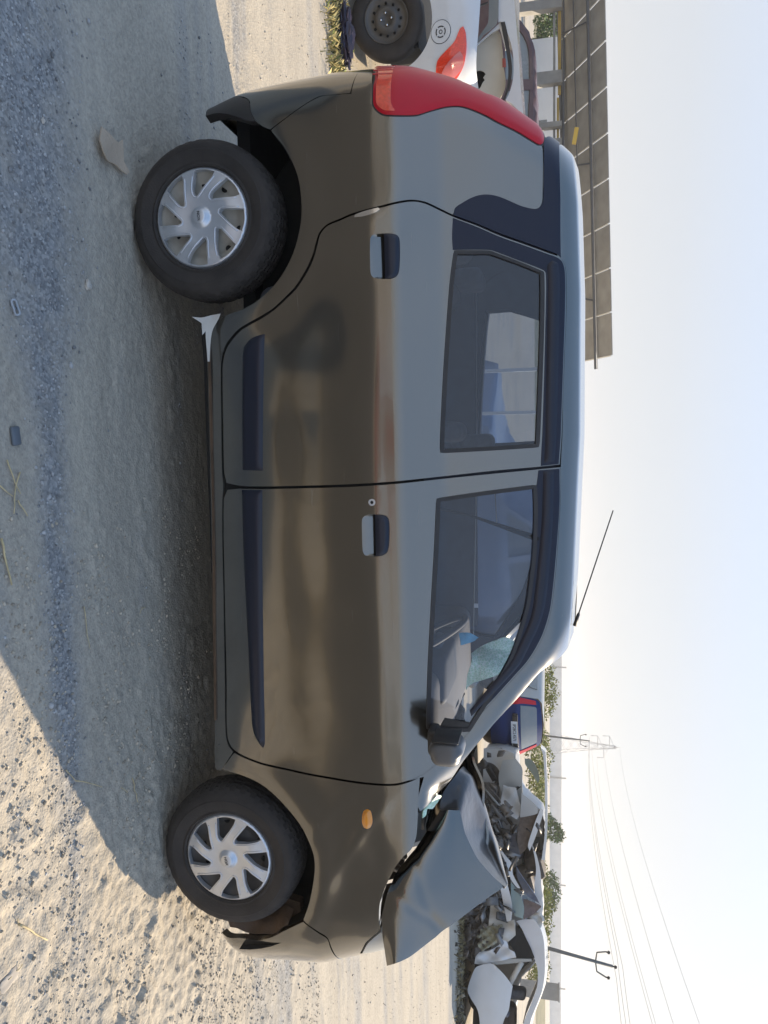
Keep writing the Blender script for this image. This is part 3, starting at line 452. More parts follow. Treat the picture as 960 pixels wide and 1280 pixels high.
def spline(pts, closed=True, sharp=50, step=.012):
    """catmull-rom through the points, keeping sharp corners, resampled"""
    P = [np.array(q[:2], float) for q in pts]; n = len(P); out = []
    def corner(i):
        a, b = P[i]-P[i-1], P[(i+1) % n]-P[i]; la, lb = np.linalg.norm(a), np.linalg.norm(b)
        if la < 1e-6 or lb < 1e-6: return True
        return math.degrees(math.acos(np.clip(a@b/la/lb, -1, 1))) > sharp
    cs = [corner(i) for i in range(n)]
    for i in range(n if closed else n-1):
        p1, p2 = P[i], P[(i+1) % n]; L = np.linalg.norm(p2-p1)
        if L < 1e-6: continue
        t1 = (p2-P[i-1])/2 if not cs[i] else (p2-p1); t2 = (P[(i+2) % n]-p1)/2 if not cs[(i+1) % n] else (p2-p1)
        for t in (t1, t2):
            tl = np.linalg.norm(t)
            if tl > L*1.0: t *= L*1.0/tl
        k = max(1, int(math.ceil(L/step)))
        for q in range(k):
            u = q/k; out.append((2*u**3-3*u**2+1)*p1+(u**3-2*u**2+u)*t1+(-2*u**3+3*u**2)*p2+(u**3-u**2)*t2)
    return np.array(out)
def inset(P, d):
    a = P-np.roll(P, 1, 0); b = np.roll(P, -1, 0)-P
    na = np.stack([a[:,1], -a[:,0]], 1); nb = np.stack([b[:,1], -b[:,0]], 1)
    na /= np.maximum(np.linalg.norm(na, axis=1, keepdims=True), 1e-9); nb /= np.maximum(np.linalg.norm(nb, axis=1, keepdims=True), 1e-9)
    n_ = na+nb; l_ = np.linalg.norm(n_, axis=1, keepdims=True); n_ /= np.maximum(l_, .4)
    area = .5*np.sum(P[:,0]*np.roll(P[:,1], -1)-np.roll(P[:,0], -1)*P[:,1])
    return P-n_*d*(1 if area > 0 else -1)
def inside(Q, P):
    x, y = Q[:,0:1], Q[:,1:2]; x1, y1 = P[:,0], P[:,1]; x2, y2 = np.roll(x1, -1), np.roll(y1, -1)
    c = ((y1 > y) != (y2 > y)) & (x < (x2-x1)*(y-y1)/np.where(y2 == y1, 1e-12, y2-y1)+x1)
    return c.sum(1) % 2 == 1
def dist(Q, P):
    a, b = P, np.roll(P, -1, 0); ab = b-a; L = np.maximum((ab**2).sum(1), 1e-12); out = np.empty(len(Q))
    for i in range(0, len(Q), 2000):
        q = Q[i:i+2000, None]; t = np.clip(((q-a)*ab).sum(2)/L, 0, 1)
        out[i:i+2000] = np.sqrt((((a+ab*t[..., None])-q)**2).sum(2).min(1))
    return out
def panel(name, S, poly, material, parent=None, gap=0, step=.03, depth=.012, off=0, holes=(), sharp=50, est=.012, prof=None, outline=None, flange=True, **k):
    """sheet cut to an outline on a surface S(s,h), its edges turned in by depth; off lifts it off the surface"""
    L = inset(spline(poly, sharp=sharp, step=est), gap) if outline is None else outline
    H = [spline(h, sharp=sharp, step=est) if not isinstance(h, np.ndarray) else h for h in holes]
    lo, hi = L.min(0), L.max(0)
    gx = np.arange(lo[0]+step*.5, hi[0], step); gy = np.arange(lo[1]+step*.5, hi[1], step)
    G = np.stack(np.meshgrid(gx, gy), -1).reshape(-1, 2)
    ok = inside(G, L) & (dist(G, L) > step*.35) if len(G) else np.zeros(0, bool)
    for h in H: ok &= ~inside(G, h) & (dist(G, h) > step*.35)
    G = G[ok]
    pts, edges = [], []
    for loop in [L]+H:
        b = len(pts); n = len(loop); pts += [Vector(p) for p in loop]; edges += [(b+i, b+(i+1) % n) for i in range(n)]
    pts += [Vector(p) for p in G]
    v2, _, f2, *_ = delaunay_2d_cdt(pts, edges, [], 0, 1e-6)
    V = np.array([tuple(p) for p in v2]); F = np.array([f for f in f2 if len(f) == 3])
    C = V[F].mean(1); ok = inside(C, L)
    for h in H: ok &= ~inside(C, h)
    F = F[ok]
    a = V[F]; ar = (a[:,1,0]-a[:,0,0])*(a[:,2,1]-a[:,0,1])-(a[:,2,0]-a[:,0,0])*(a[:,1,1]-a[:,0,1])
    F = F[np.abs(ar) > 1e-9]; ar = ar[np.abs(ar) > 1e-9]; F[ar < 0] = F[ar < 0][:, ::-1]
    P = S.P(V[:,0], V[:,1]); N = S.N(V[:,0], V[:,1])
    o = off
    if prof is not None:
        d = dist(V, L); o = off+prof(d, V)
        e = 1e-3
    P = P+N*(o[:, None] if isinstance(o, np.ndarray) else o)
    ec = {}
    for t in F:
        for i in range(3): ec[(t[i], t[(i+1) % 3])] = 1
    be = [e for e in ec if (e[1], e[0]) not in ec]
    faces = [tuple(map(int, t)) for t in F]; vs = [tuple(p) for p in P]; nm = {}
    Nv = [tuple(n_) for n_ in N]
    if flange:
        for e in be:
            for i in e:
                if i not in nm: nm[i] = len(vs); vs.append(tuple(P[i]-N[i]*depth))
        for x, y in be: faces.append((int(y), int(x), nm[x], nm[y]))
    me = mesh(name, vs, faces)
    me.polygons.foreach_set('use_smooth', [True]*len(me.polygons))
    if prof is None:
        ln = []
        for pi, p_ in enumerate(me.polygons):
            if pi < len(F):
                for vi in p_.vertices: ln.append(Nv[vi])
            else:
                for vi in p_.vertices: ln.append(tuple(p_.normal))
        me.normals_split_custom_set(ln)
    else:
        me.set_sharp_from_angle(angle=R(40))
    return link(name, me, material, parent, **k)
class Plane:
    """upright plane with optional relief; local x, z"""
    def __init__(s, y=0, relief=None): s.y = y; s.r = relief
    def P(s, u, v):
        u = np.asarray(u, float); v = np.asarray(v, float); u, v = np.broadcast_arrays(u, v)
        return np.stack([u, s.y+(s.r(u, v) if s.r else 0*u), v], -1)

def _plane_N(self, s, h, e=.004):
    du = self.P(np.asarray(s)+e, h)-self.P(np.asarray(s)-e, h); dv = self.P(s, np.asarray(h)+e)-self.P(s, np.asarray(h)-e)
    n = np.cross(du, dv); return n/np.linalg.norm(n, axis=-1, keepdims=True)
Plane.N = _plane_N
def sheet3(name, pts, material, parent, thick=.006, bulge=0, seed=0, crumple=0, step=.03, **k):
    """torn or bent sheet bounded by a 3-D outline: a smooth surface fitted through the outline points, with creases"""
    P = np.array(pts, float); c = P.mean(0); U, s_, Vt = np.linalg.svd(P-c); e1, e2, nn = Vt[0], Vt[1], Vt[2]
    if nn[1] > 0: nn = -nn; e2 = -e2
    if np.dot(np.cross(e1, e2), nn) < 0: e2 = -e2
    q = np.stack([(P-c)@e1, (P-c)@e2], 1); wv = (P-c)@nn
    r_ = np.random.default_rng(seed); ph = r_.uniform(0, 6, (6,)); fr = r_.uniform(6, 16, (6, 2))*r_.choice([-1, 1], (6, 2))
    ext = np.abs(q).max()
    class S_:
        def P(s, u, v):
            u = np.asarray(u, float); v = np.asarray(v, float); u, v = np.broadcast_arrays(u, v)
            d2 = (u[..., None]-q[:,0])**2+(v[..., None]-q[:,1])**2+(.12*ext)**2; W = 1/d2**1.5
            z = (W*wv).sum(-1)/W.sum(-1)
            dm = np.sqrt(d2.min(-1)); z = z+bulge*np.clip(1-(u**2+v**2)/(ext*1.0)**2, 0, 1)
            for i in range(6): z = z+crumple/6*np.abs(np.sin(fr[i,0]*u+fr[i,1]*v+ph[i]))
            return c+u[..., None]*e1+v[..., None]*e2+z[..., None]*nn
        N = _plane_N
    return panel(name, S_(), q.tolist(), material, parent, step=step, depth=thick, sharp=40, **k)
def loft(name, rows, n, sub, material, parent, thick=.008, relief=None, **k):
    """smooth sheet through several 3-D rows"""
    Q = []
    for r_ in rows:
        r_ = np.array(r_, float); L = np.r_[0, np.cumsum(np.linalg.norm(np.diff(r_, axis=0), axis=1))]; t = np.linspace(0, L[-1], n)
        c_ = np.stack([np.interp(t, L, r_[:, i]) for i in range(3)], 1)
        for _ in range(2): c_[1:-1] = (c_[:-2]+2*c_[1:-1]+c_[2:])/4
        Q.append(c_)
    Q = np.array(Q); m_ = len(Q); out = []
    for i in range(m_-1):
        p0, p1, p2, p3 = Q[max(i-1, 0)], Q[i], Q[i+1], Q[min(i+2, m_-1)]
        for j in range(sub):
            t = j/sub; out.append(.5*((2*p1)+(-p0+p2)*t+(2*p0-5*p1+4*p2-p3)*t*t+(-p0+3*p1-3*p2+p3)*t**3))
    out.append(Q[-1]); G = np.array(out)
    du = np.gradient(G, axis=0); dv = np.gradient(G, axis=1); N_ = np.cross(du, dv); N_ /= np.maximum(np.linalg.norm(N_, axis=-1, keepdims=True), 1e-9)
    if N_[..., 1].mean() > 0: N_ = -N_
    if relief is not None: G = G+N_*relief(G)[..., None]
    G2 = G-N_*thick; a_, b_ = G.shape[:2]; V = np.concatenate([G.reshape(-1, 3), G2.reshape(-1, 3)]); I = np.arange(a_*b_).reshape(a_, b_); o_ = a_*b_; F = []
    for i in range(a_-1):
        for j in range(b_-1): q = (I[i,j], I[i,j+1], I[i+1,j+1], I[i+1,j]); F += [q, tuple(x+o_ for x in q[::-1])]
    bd = list(I[0])+list(I[1:, -1])+list(I[-1, -2::-1])+list(I[-2:0:-1, 0])
    for i in range(len(bd)): x, y = bd[i], bd[(i+1) % len(bd)]; F.append((x, y, y+o_, x+o_))
    me = mesh(name, V, [tuple(int(c) for c in q) for q in F]); o = link(name, me, material, parent, smooth=True, **k); me.set_sharp_from_angle(angle=R(55)); return o
def leafcloud(name, blobs, n, size, material, parent=None, seed=1, flat=.6, **k):
    """foliage: many small leaf faces scattered through lumpy volumes"""
    r_ = np.random.default_rng(seed); V = []; tot = sum(b[3]*b[4]*b[5] for b in blobs)
    cs = []
    for b in blobs:
        m_ = max(4, int(n*b[3]*b[4]*b[5]/tot)); d = r_.normal(size=(m_, 3)); d /= np.linalg.norm(d, axis=1, keepdims=True)
        rr = r_.uniform(.35, 1.08, (m_, 1))**.6; lump = 1+.22*np.sin(d[:, :1]*7+b[0]*3)*np.cos(d[:, 2:]*6+b[1]*5)
        cs.append(np.array(b[:3])+d*rr*lump*np.array(b[3:6]))
    Cn = np.concatenate(cs); m_ = len(Cn)
    a = r_.normal(size=(m_, 3)); a /= np.linalg.norm(a, axis=1, keepdims=True); b = r_.normal(size=(m_, 3)); b -= a*(a*b).sum(1, keepdims=True); b /= np.linalg.norm(b, axis=1, keepdims=True)
    s_ = size*r_.uniform(.5, 1.3, (m_, 1)); a = a*s_; b = b*s_*flat
    V = np.stack([Cn-a, Cn-b*.8, Cn+a, Cn+b*.8], 1).reshape(-1, 3)
    return link(name, fast_mesh(name, V, np.arange(len(V)).reshape(-1, 4)), material, parent, **k)
def textobj(name, s, size, material, parent, M4, extrude=.002, **k):
    cu = bpy.data.curves.new(name, 'FONT'); cu.body = s; cu.size = size; cu.extrude = extrude; cu.align_x = 'CENTER'; cu.align_y = 'CENTER'
    t = bpy.data.objects.new(name, cu); me = bpy.data.meshes.new_from_object(t); bpy.data.objects.remove(t)
    me.transform(M4); return link(name, me, material, parent, **k)
UPRIGHT = Matrix.Rotation(R(90), 4, 'X')          # text standing up, facing -y
def copy_tree(o, parent=None):
    c = o.copy(); COL.objects.link(c); c.parent = parent
    for ch in list(o.children): copy_tree(ch, c)
    return c
def unit(m_, k=2): return m_
# ------------------------------------------------------------------ ground
def vnoise(x, y, seed):
    r_ = np.random.default_rng(seed); T = r_.random((256, 256))
    xi, yi = np.floor(x).astype(int), np.floor(y).astype(int); fx, fy = x-xi, y-yi
    fx = fx*fx*(3-2*fx); fy = fy*fy*(3-2*fy); g = lambda a, b: T[a % 256, b % 256]
    return (g(xi, yi)*(1-fx)+g(xi+1, yi)*fx)*(1-fy)+(g(xi, yi+1)*(1-fx)+g(xi+1, yi+1)*fx)*fy
def gravel_mask(x, y):
    wob = .06*(vnoise(x*1.3, y*0+3, 5)-.5)
    wd = .075+.20*sm((.75-x)/.7)+.10*sm((x-2.6)/1)
    c = -1.23-.05*sm((.6-x)/.8)
    b = np.exp(-((y-c-wob)/wd)**2)*(.35+.65*sm((2.5-x)/.9))
    st = vnoise(x*.35+9, y*5.5, 11)*.6+vnoise(x*1.5, y*16, 12)*.4
    far = sm((st-.52)/.3)*(.55*sm((y+.5)/1.2)+.4)
    ns = vnoise(x*9, y*14, 13)*.5+vnoise(x*30, y*36, 14)*.5
    return np.clip(np.maximum(b, far*.8)*(.45+1.1*ns), 0, 1)
def ground_z(x, y):
    near = np.exp(-(np.hypot(x-1, y+1)/9)**2)
    z = .010*(vnoise(x*1.1, y*3.2, 21)-.5)+.003*(vnoise(x*5, y*8, 22)-.5)
    rough = 1+1.7*sm((x-1.3)/1.2)
    z = z+near*rough*(.004*(vnoise(x*19, y*23, 23)-.5)+.005*(vnoise(x*47, y*53, 24)-.5))
    cl = vnoise(x*26, y*26, 25)*vnoise(x*7+4, y*11, 26)
    z = z+near*rough*.005*sm((cl-.42)/.25)
    return z-.012*(1-near*0)
def axis(lo, hi, step, far, k=1.09):
    a = list(np.arange(lo, hi, step)); s_ = step; v = hi
    while v < far: a.append(v); s_ *= k; v += s_
    a.append(far); s_ = step; v = lo-step; b = []
    while v > -far: b.append(v); s_ *= k; v -= s_
    return np.array([-far]+b[::-1]+a)
gx = axis(-.9, 3.3, .011, 900, 1.035); gy = axis(-2.0, .3, .009, 900, 1.035)
XX, YY = np.meshgrid(gx, gy); ZZ = ground_z(XX, YY)
nx, ny = len(gx), len(gy); V = np.stack([XX, YY, ZZ], -1).reshape(-1, 3)
I = np.arange(nx*ny).reshape(ny, nx); F = np.stack([I[:-1,:-1], I[:-1,1:], I[1:,1:], I[1:,:-1]], -1).reshape(-1, 4)
gm = fast_mesh('ground', V, F)
at = gm.attributes.new('gravel', 'FLOAT', 'POINT'); at.data.foreach_set('value', gravel_mask(XX, YY).ravel().astype(np.float32))
GM = bpy.data.materials.new('packed dirt and gravel'); GM.use_nodes = True
n = GM.node_tree.nodes; l = GM.node_tree.links; b = n['Principled BSDF']; b.inputs['Roughness'].default_value = .95; b.inputs['Specular IOR Level'].default_value = .2
tc = n.new('ShaderNodeTexCoord')
def noise(scale, vec=None, det=6, ro=.6):
    q = n.new('ShaderNodeTexNoise'); q.inputs['Scale'].default_value = scale; q.inputs['Detail'].default_value = det; q.inputs['Roughness'].default_value = ro
    l.new(vec or tc.outputs['Object'], q.inputs['Vector']); return q.outputs[0]
mp = n.new('ShaderNodeMapping'); mp.inputs['Scale'].default_value = (.3, 1.6, 1); l.new(tc.outputs['Object'], mp.inputs[0])
def ramp(src, stops):
    q = n.new('ShaderNodeValToRGB'); e = q.color_ramp.elements
    while len(e) < len(stops): e.new(.5)
    for i, (p_, c_) in enumerate(stops): e[i].position = p_; e[i].color = (*c_, 1)
    l.new(src, q.inputs[0]); return q.outputs[0]
def mix(f, a, b_, t='MIX'):
    q = n.new('ShaderNodeMix'); q.data_type = 'RGBA'; q.blend_type = t
    for s_, v_ in ((0, f), (6, a), (7, b_)):
        if hasattr(v_, 'links'): l.new(v_, q.inputs[s_])
        else: q.inputs[s_].default_value = v_ if s_ == 0 else (*v_, 1)
    return q.outputs[2]
dirt = ramp(noise(2.2, mp.outputs[0]), [(.3, (.33,.288,.225)), (.55, (.42,.367,.287)), (.8, (.51,.445,.34))])
dirt = mix(.35, dirt, ramp(noise(60), [(.35, (.22,.20,.175)), (.6, (.50,.44,.35))]))
vo = n.new('ShaderNodeTexVoronoi'); vo.inputs['Scale'].default_value = 110; l.new(tc.outputs['Object'], vo.inputs['Vector'])
sp = n.new('ShaderNodeMath'); sp.operation = 'LESS_THAN'; sp.inputs[1].default_value = .16; l.new(vo.outputs[0], sp.inputs[0])
spm = n.new('ShaderNodeMath'); spm.operation = 'MULTIPLY'; l.new(sp.outputs[0], spm.inputs[0])
msk = ramp(noise(4, det=3), [(.45, (0,0,0)), (.6, (.75,.75,.75))]); l.new(msk, spm.inputs[1])
dirt = mix(spm.outputs[0], dirt, (.15,.138,.12))
grav = ramp(vo.outputs['Color'], [(.1, (.16,.158,.155)), (.6, (.27,.265,.255)), (.95, (.38,.365,.34))])
ga = n.new('ShaderNodeAttribute'); ga.attribute_name = 'gravel'
l.new(mix(ga.outputs['Fac'], dirt, grav), b.inputs['Base Color'])
bp = n.new('ShaderNodeBump'); bp.inputs['Strength'].default_value = .7; bp.inputs['Distance'].default_value = .006
l.new(mix(.5, noise(140, det=8, ro=.7), vo.outputs[0]), bp.inputs['Height']); l.new(bp.outputs[0], b.inputs['Normal'])
link('ground', gm, GM, smooth=False, kind='structure')
# unseen dark sheet behind the camera, sand-patched, added to darken the door reflections
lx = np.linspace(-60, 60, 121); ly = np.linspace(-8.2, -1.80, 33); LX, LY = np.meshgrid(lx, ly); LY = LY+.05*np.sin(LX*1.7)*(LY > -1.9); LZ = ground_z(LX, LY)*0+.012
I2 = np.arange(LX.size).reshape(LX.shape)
darkener = link('reflection_darkener', fast_mesh('reflection_darkener', np.stack([LX, LY, LZ], -1).reshape(-1, 3), np.stack([I2[:-1,:-1], I2[:-1,1:], I2[1:,1:], I2[1:,:-1]], -1).reshape(-1, 4)), None, kind='structure')
LM = mat('added dark ground', (.06,.058,.055), .9, dust=.22, dustcol=(.30,.26,.20), var=.2, bump=.3); darkener.data.materials.append(LM)

# loose stones of the gravel band and of the dirt, too many to count
T = bmesh.new(); bmesh.ops.create_icosphere(T, subdivisions=1, radius=1); tv = np.array([v.co[:] for v in T.verts]); tf = np.array([[v.index for v in f.verts] for f in T.faces]); T.free()
def pebbles(name, xy, size, material, **k):
    m_ = len(xy); sc_ = size[:, None]*rng.uniform(.55, 1.15, (m_, 3))*np.array([1, 1, .7]); an = rng.uniform(0, 6.28, m_)
    V = tv[None]*(1+rng.uniform(-.22, .22, (m_, len(tv), 1)))*sc_[:, None]
    c_, s_ = np.cos(an)[:, None], np.sin(an)[:, None]
    X = V[..., 0]*c_-V[..., 1]*s_+xy[:, 0:1]; Y = V[..., 0]*s_+V[..., 1]*c_+xy[:, 1:2]; Z = V[..., 2]+(ground_z(xy[:, 0], xy[:, 1])+size*.22)[:, None]
    V = np.stack([X, Y, Z], -1).reshape(-1, 3); F = (tf[None]+(np.arange(m_)*len(tv))[:, None, None]).reshape(-1, 3)
    return link(name, fast_mesh(name, V, F), material, kind='stuff', **k)
xy = np.stack([rng.uniform(-1.2, 4.2, 90000), rng.uniform(-2.0, .2, 90000)], 1)
p_ = gravel_mask(xy[:, 0], xy[:, 1]); keep = rng.random(len(xy)) < p_**1.6*.42*(p_ > .12)+.0025
xy = xy[keep]; M['pebble'] = mat('gravel stones', (.29,.287,.28), .85, island=.55, var=.1)
pebbles('gravel', xy, rng.uniform(.0022, .0062, len(xy))*(1+.9*(rng.random(len(xy)) > .96)), M['pebble'])
xy = np.stack([rng.uniform(-9, 9, 11000), rng.uniform(.2, 7.5, 11000)], 1)
pebbles('dirt_stones', xy, rng.uniform(.003, .0075, len(xy)), mat('sunlit dirt stones', (.36,.33,.28), .9, island=.4))
def gz(x, y): return float(ground_z(np.array([x]), np.array([y]))[0])

# ------------------------------------------------------------------ the damaged hatchback
car = empty('damaged_hatchback', (0,0,0), label='grey brown metallic hatchback with crumpled bonnet, parked broadside across the whole picture', cat='car')
def body(name, key, material, parent=car, **k): return panel(name, MAIN, B[key], material, parent, **k)
def shift(poly, d): return inset(spline(poly), d)
P_ = M['paint']
near = []
arch_r = [(r_*math.cos(a), .28+r_*math.sin(a)) for r_ in (.372,) for a in np.linspace(0, math.pi, 30)]
q = body('quarter_panel', 'quarter', P_, gap=-.0032, depth=.03, step=.02, est=.008); near.append(q)
rd = body('rear_door', 'rear_door', P_, gap=.0012, depth=.03, holes=[B['rear_glass'], B['handle_r']], step=.02, est=.008); near.append(rd)
fd = body('front_door', 'front_door', P_, gap=.0012, depth=.03, holes=[B['front_glass'], B['handle_f']], step=.02, est=.008); near.append(fd)
for d_, kb, kg, kh, kt in ((rd, 'rear_black', 'rear_glass', 'handle_r', 'trim_r'), (fd, 'front_black', 'front_glass', 'handle_f', 'trim_f')):
    body('window_surround', kb, M['black_film'], d_, off=.0022, depth=.004, sharp=60)
    g0 = spline(B[kg], step=.01)
    panel('window_seal', MAIN, None, M['black'], d_, outline=inset(g0, -.007), holes=[inset(g0, .007)], off=.0045, depth=.016)
    panel('window_glass', MAIN, None, M['glass'], d_, outline=inset(g0, .004), off=-.007, depth=.004, step=.05)
    h0 = spline(B[kh], step=.006)
    panel('handle_recess', MAIN, None, P_, d_, outline=inset(h0, -.0005), step=.006, prof=lambda d, V, lo=h0.min(0), hi=h0.max(0): -.024*np.clip((V[:, 1]-lo[1])/(hi[1]-lo[1])*1.7, .12, 1)*sm(d/.007), flange=False)
    lo, hi = h0.min(0), h0.max(0); hm = (lo[1]+hi[1])/2-.002
    gp = h0.copy(); gp[:, 1] = np.maximum(gp[:, 1], hm)
    keepi = np.r_[True, np.abs(np.diff(gp, axis=0)).sum(1) > 1e-5]; gp = gp[keepi]
    panel('door_handle', MAIN, None, M['trim'], d_, outline=inset(gp, .0015), step=.006, depth=.02, prof=lambda d, V: .002+.008*sm(d/.012))
    body('frame_moulding', kg.replace('glass','rail'), M['trim'], d_, depth=.003, step=.008, est=.006, prof=lambda d, V: .003+.005*sm(d/.010))
    t0 = spline(B[kt], step=.01, sharp=30)
    panel('door_moulding', MAIN, None, M['trim'], d_, outline=t0, step=.012, depth=.002, prof=lambda d, V: .001+.010*sm(d/.014))
s0, h0 = B['lock'][0]
lk = [(s0+.012*math.cos(a), h0+.012*math.sin(a)) for a in np.linspace(0, 2*math.pi, 21)[:-1]]
panel('door_lock', MAIN, lk, M['silver'], fd, off=.003, depth=.004, holes=[[(s0+.006*math.cos(a), h0+.006*math.sin(a)) for a in np.linspace(0, 2*math.pi, 13)[:-1]]], step=.01, est=.004)
panel('keyhole', MAIN, [(s0+.006*math.cos(a), h0+.006*math.sin(a)) for a in np.linspace(0, 2*math.pi, 13)[:-1]], M['dark'], fd, off=.001, step=.01, est=.004)
body('chrome_badge', 'badge_c', M['chrome'], q, off=.003, depth=.003, step=.01, est=.005)
bc = body('pillar_cover', 'black_c', M['black_film'], q, off=.0015, depth=.006, gap=.0008)
# rocker in front of the rear arch hangs torn
sheet3('torn_sill_trim', B['torn_trim'], M['offwhite'], car, thick=.004, crumple=.004, step=.01)
sheet3('sill_flange', [tuple(MAIN.P(a_, h_)+np.array([0,-.004,dz_])) for a_, h_, dz_ in [(B['sill_edge'][i][0], B['sill_edge'][i][1], .003+.003*(i % 2)) for i in range(5)]+[(B['sill_edge'][i][0], B['sill_edge'][i][1], -.006) for i in (4,3,2,1,0)]], M['rust'], car, thick=.004, step=.02)
tl = panel('tail_lamp', MAIN, B['tail'], M['red'], car, depth=.03, step=.012, est=.006, prof=lambda d, V: .0015+.006*sm(d/.014)); near.append(tl)
tb = [(s_, h_) for s_, h_ in B['tail'] if h_ < .99]
TS = spline(B['tail'], step=.006); m0 = inset(TS, .010); m0 = m0[(m0[:, 1] < .985)]
panel('reflector', MAIN, None, M['redhot'], tl, outline=m0, off=.0078, depth=.002, step=.01)
for k_ in range(7):
    sx_ = -.585+.026*k_
    panel('lens_rib', MAIN, [(sx_,.905),(sx_+.006,.905),(sx_+.006,.972),(sx_,.972)], M['red'], tl, off=.0085, depth=.002, step=.02, sharp=20)
bm_ = inset(TS, -.006)
panel('lamp_gasket', MAIN, None, M['black'], tl, outline=bm_, holes=[inset(TS, .001)], off=-.001, depth=.01)
rb_ = body('rear_bumper', 'bumper_r', P_, depth=.025, gap=-.0032); near.append(rb_)
near.append(body('bumper_lip', 'lip_r', M['black'], depth=.03))
htop = [(-.635,.875),(-1.145,.875),(-1.145,1.10),(-.66,1.10),(-.64,1.13),(-.66,1.53),(-1.145,1.53),(-1.145,1.56),(-.635,1.56)]
near.append(panel('tailgate', MAIN, htop, P_, car, gap=.001, sharp=20))
near.append(panel('tailgate_glass', MAIN, [(-.665,1.105),(-1.145,1.105),(-1.145,1.525),(-.665,1.525)], M['far_glass'], car, off=-.004, sharp=20, step=.06))
fe = body('front_wing', 'fender', P_, depth=.03, step=.014, est=.008, gap=-.0022); near.append(fe)
panel('indicator_lamp', MAIN, B['indicator'], M['orange'], fe, step=.005, est=.004, depth=.003, prof=lambda d, V: .001+.010*sm(d/.014))
bf = body('front_bumper', 'bumper_f', P_, depth=.025, step=.02, gap=-.0018); near.append(bf)
lf = body('headlamp_housing', 'lamp_f', M['silvercar'], depth=.02, gap=.002, step=.02); near.append(lf)
# roof with pillars
fr_ = [p_ for p_ in B['front_black']]
top_edge = [(-.60,1.555),(-.50,1.557)]
roofp = [(-.60,2.15),(-.60,1.60),(-.595,1.572)]
bcs = B['black_c']
roofp += [tuple(bcs[i]) for i in (11, 12, 13, 14)]
rdp = B['rear_door']; fdp = B['front_door']
roofp += [rdp[i] for i in (14, 15, 16, 17, 18, 19, 20)] + [fdp[i] for i in range(0, 17)]
wide = [(1.93,1.06)]
roofp = [p_ for i, p_ in enumerate(roofp)]
pe = B['pillar_edge']
roofp += [(2.03,1.045), (2.15,1.02)] + [tuple(pe[i]) for i in range(11, 2, -1)]
roofp += [(1.60,1.60),(1.59,1.66),(1.585,1.75),(1.58,1.90),(1.58,2.15)]
MAINROOF = roofp
near.append(panel('roof', MAIN, roofp, P_, car, depth=.03, step=.03, est=.01, sharp=60))
bm0 = MAIN.P(1.405, 1.85)
an = [B['antenna'][0], B['antenna'][1]]
a0 = Vector(an[0]); a0.z = float(MAIN.P(1.50, 1.80)[2])-.004; a1 = a0+(Vector(an[1])-Vector(an[0]))
ant = tubeobj('antenna', [a0, a0.lerp(a1, .10), a0.lerp(a1, .12), a1], [.008, .006, .0026, .0022], M['black'], near[-1])
# dark structure behind the seams, with the wheel openings and windows cut
def circ(cx, cz, r_, n_=40): return [(cx+r_*math.cos(a), cz+r_*math.sin(a)) for a in np.linspace(0, 2*math.pi, n_+1)[:-1]]
under = [(-1.14,.40),(-.42,.42),(-.38,.20)]
def archpts(cx, r_, a0, a1): return [(cx-r_*math.cos(a), .28+r_*math.sin(a)) for a in np.linspace(R(a0), R(a1), 24)]
low = archpts(0, .375, 12, 168)+[(.38,.225),(2.03,.215)]+archpts(2.4, .375, 12, 168)+[(2.80,.40),(3.5,.30),(3.5,.80),(2.6,.80),(2.42,.88),(2.16,.98),(1.98,1.05),(-.58,1.05),(-1.14,.86),(-1.14,.45),(-.45,.45)]
near.append(panel('inner_structure', MAIN, low, M['dark'], car, off=-.020, depth=.004, step=.06, sharp=30))
inner_top = [(-.55,1.06),(1.97,1.06)]+[(s_-.05, h_) for s_, h_ in pe[::-1][1:-1]]+[(1.40,1.60),(-.55,1.56)]
near.append(panel('door_frames', MAIN, inner_top, M['trimcloth'], car, off=-.022, depth=.02, step=.06,
    holes=[inset(spline(B['rear_glass']), -.004), inset(spline(B['front_glass']), -.004)], sharp=30))
# wheel housings
for cx, nm_ in ((0, 'm'), (2.4, 'n')):
    v, f = [], []; k_ = 26; a_s = np.linspace(R(8 if cx == 0 else 2), R(140 if cx == 0 else 178), k_)
    for a in a_s:
        for y in (-.69, -.42): v.append((cx+.385*math.cos(a), y, .28+.385*math.sin(a)))
    for i in range(k_-1): f.append((2*i, 2*i+2, 2*i+3, 2*i+1))
    bck = len(v); v.append((cx, -.42, .28))
    for i in range(k_-1): f.append((bck, 2*i+1, 2*i+3))
    o = link('wheel_arch_liner', mesh('wheel_arch_liner', v, f), M['dark'], car); near.append(o)
# rusty liner ahead of the front tyre
near.append(panel('splash_guard', Plane(-.60), [(2.60,.215),(2.66,.22),(2.70,.28),(2.73,.36),(2.70,.46),(2.66,.52),(2.62,.52),(2.60,.40)], M['rust'], car, depth=.04, step=.02))
sheet3('front_arch_flap', [(2.63,-.70,.245),(2.70,-.69,.26),(2.735,-.66,.33),(2.72,-.67,.42),(2.66,-.69,.50),(2.64,-.62,.50),(2.66,-.56,.38),(2.62,-.58,.24),(2.585,-.66,.205)], M['rust'], car, thick=.004, crumple=.01)
# mirror-image side
for o in near:
    c = copy_tree(o, car); c.scale = (1, -1, 1)
    if o.name.startswith('roof'):
        for ch in list(c.children): bpy.data.objects.remove(ch)
    if o.name.startswith('front_door') or o.name.startswith('rear_door'):
        for ch in c.children:
            if ch.name.startswith('window_glass'):
                ch.data = ch.data.copy(); ch.data.materials[0] = M['hazy_glass'] if o.name.startswith('front') else M['far_glass']
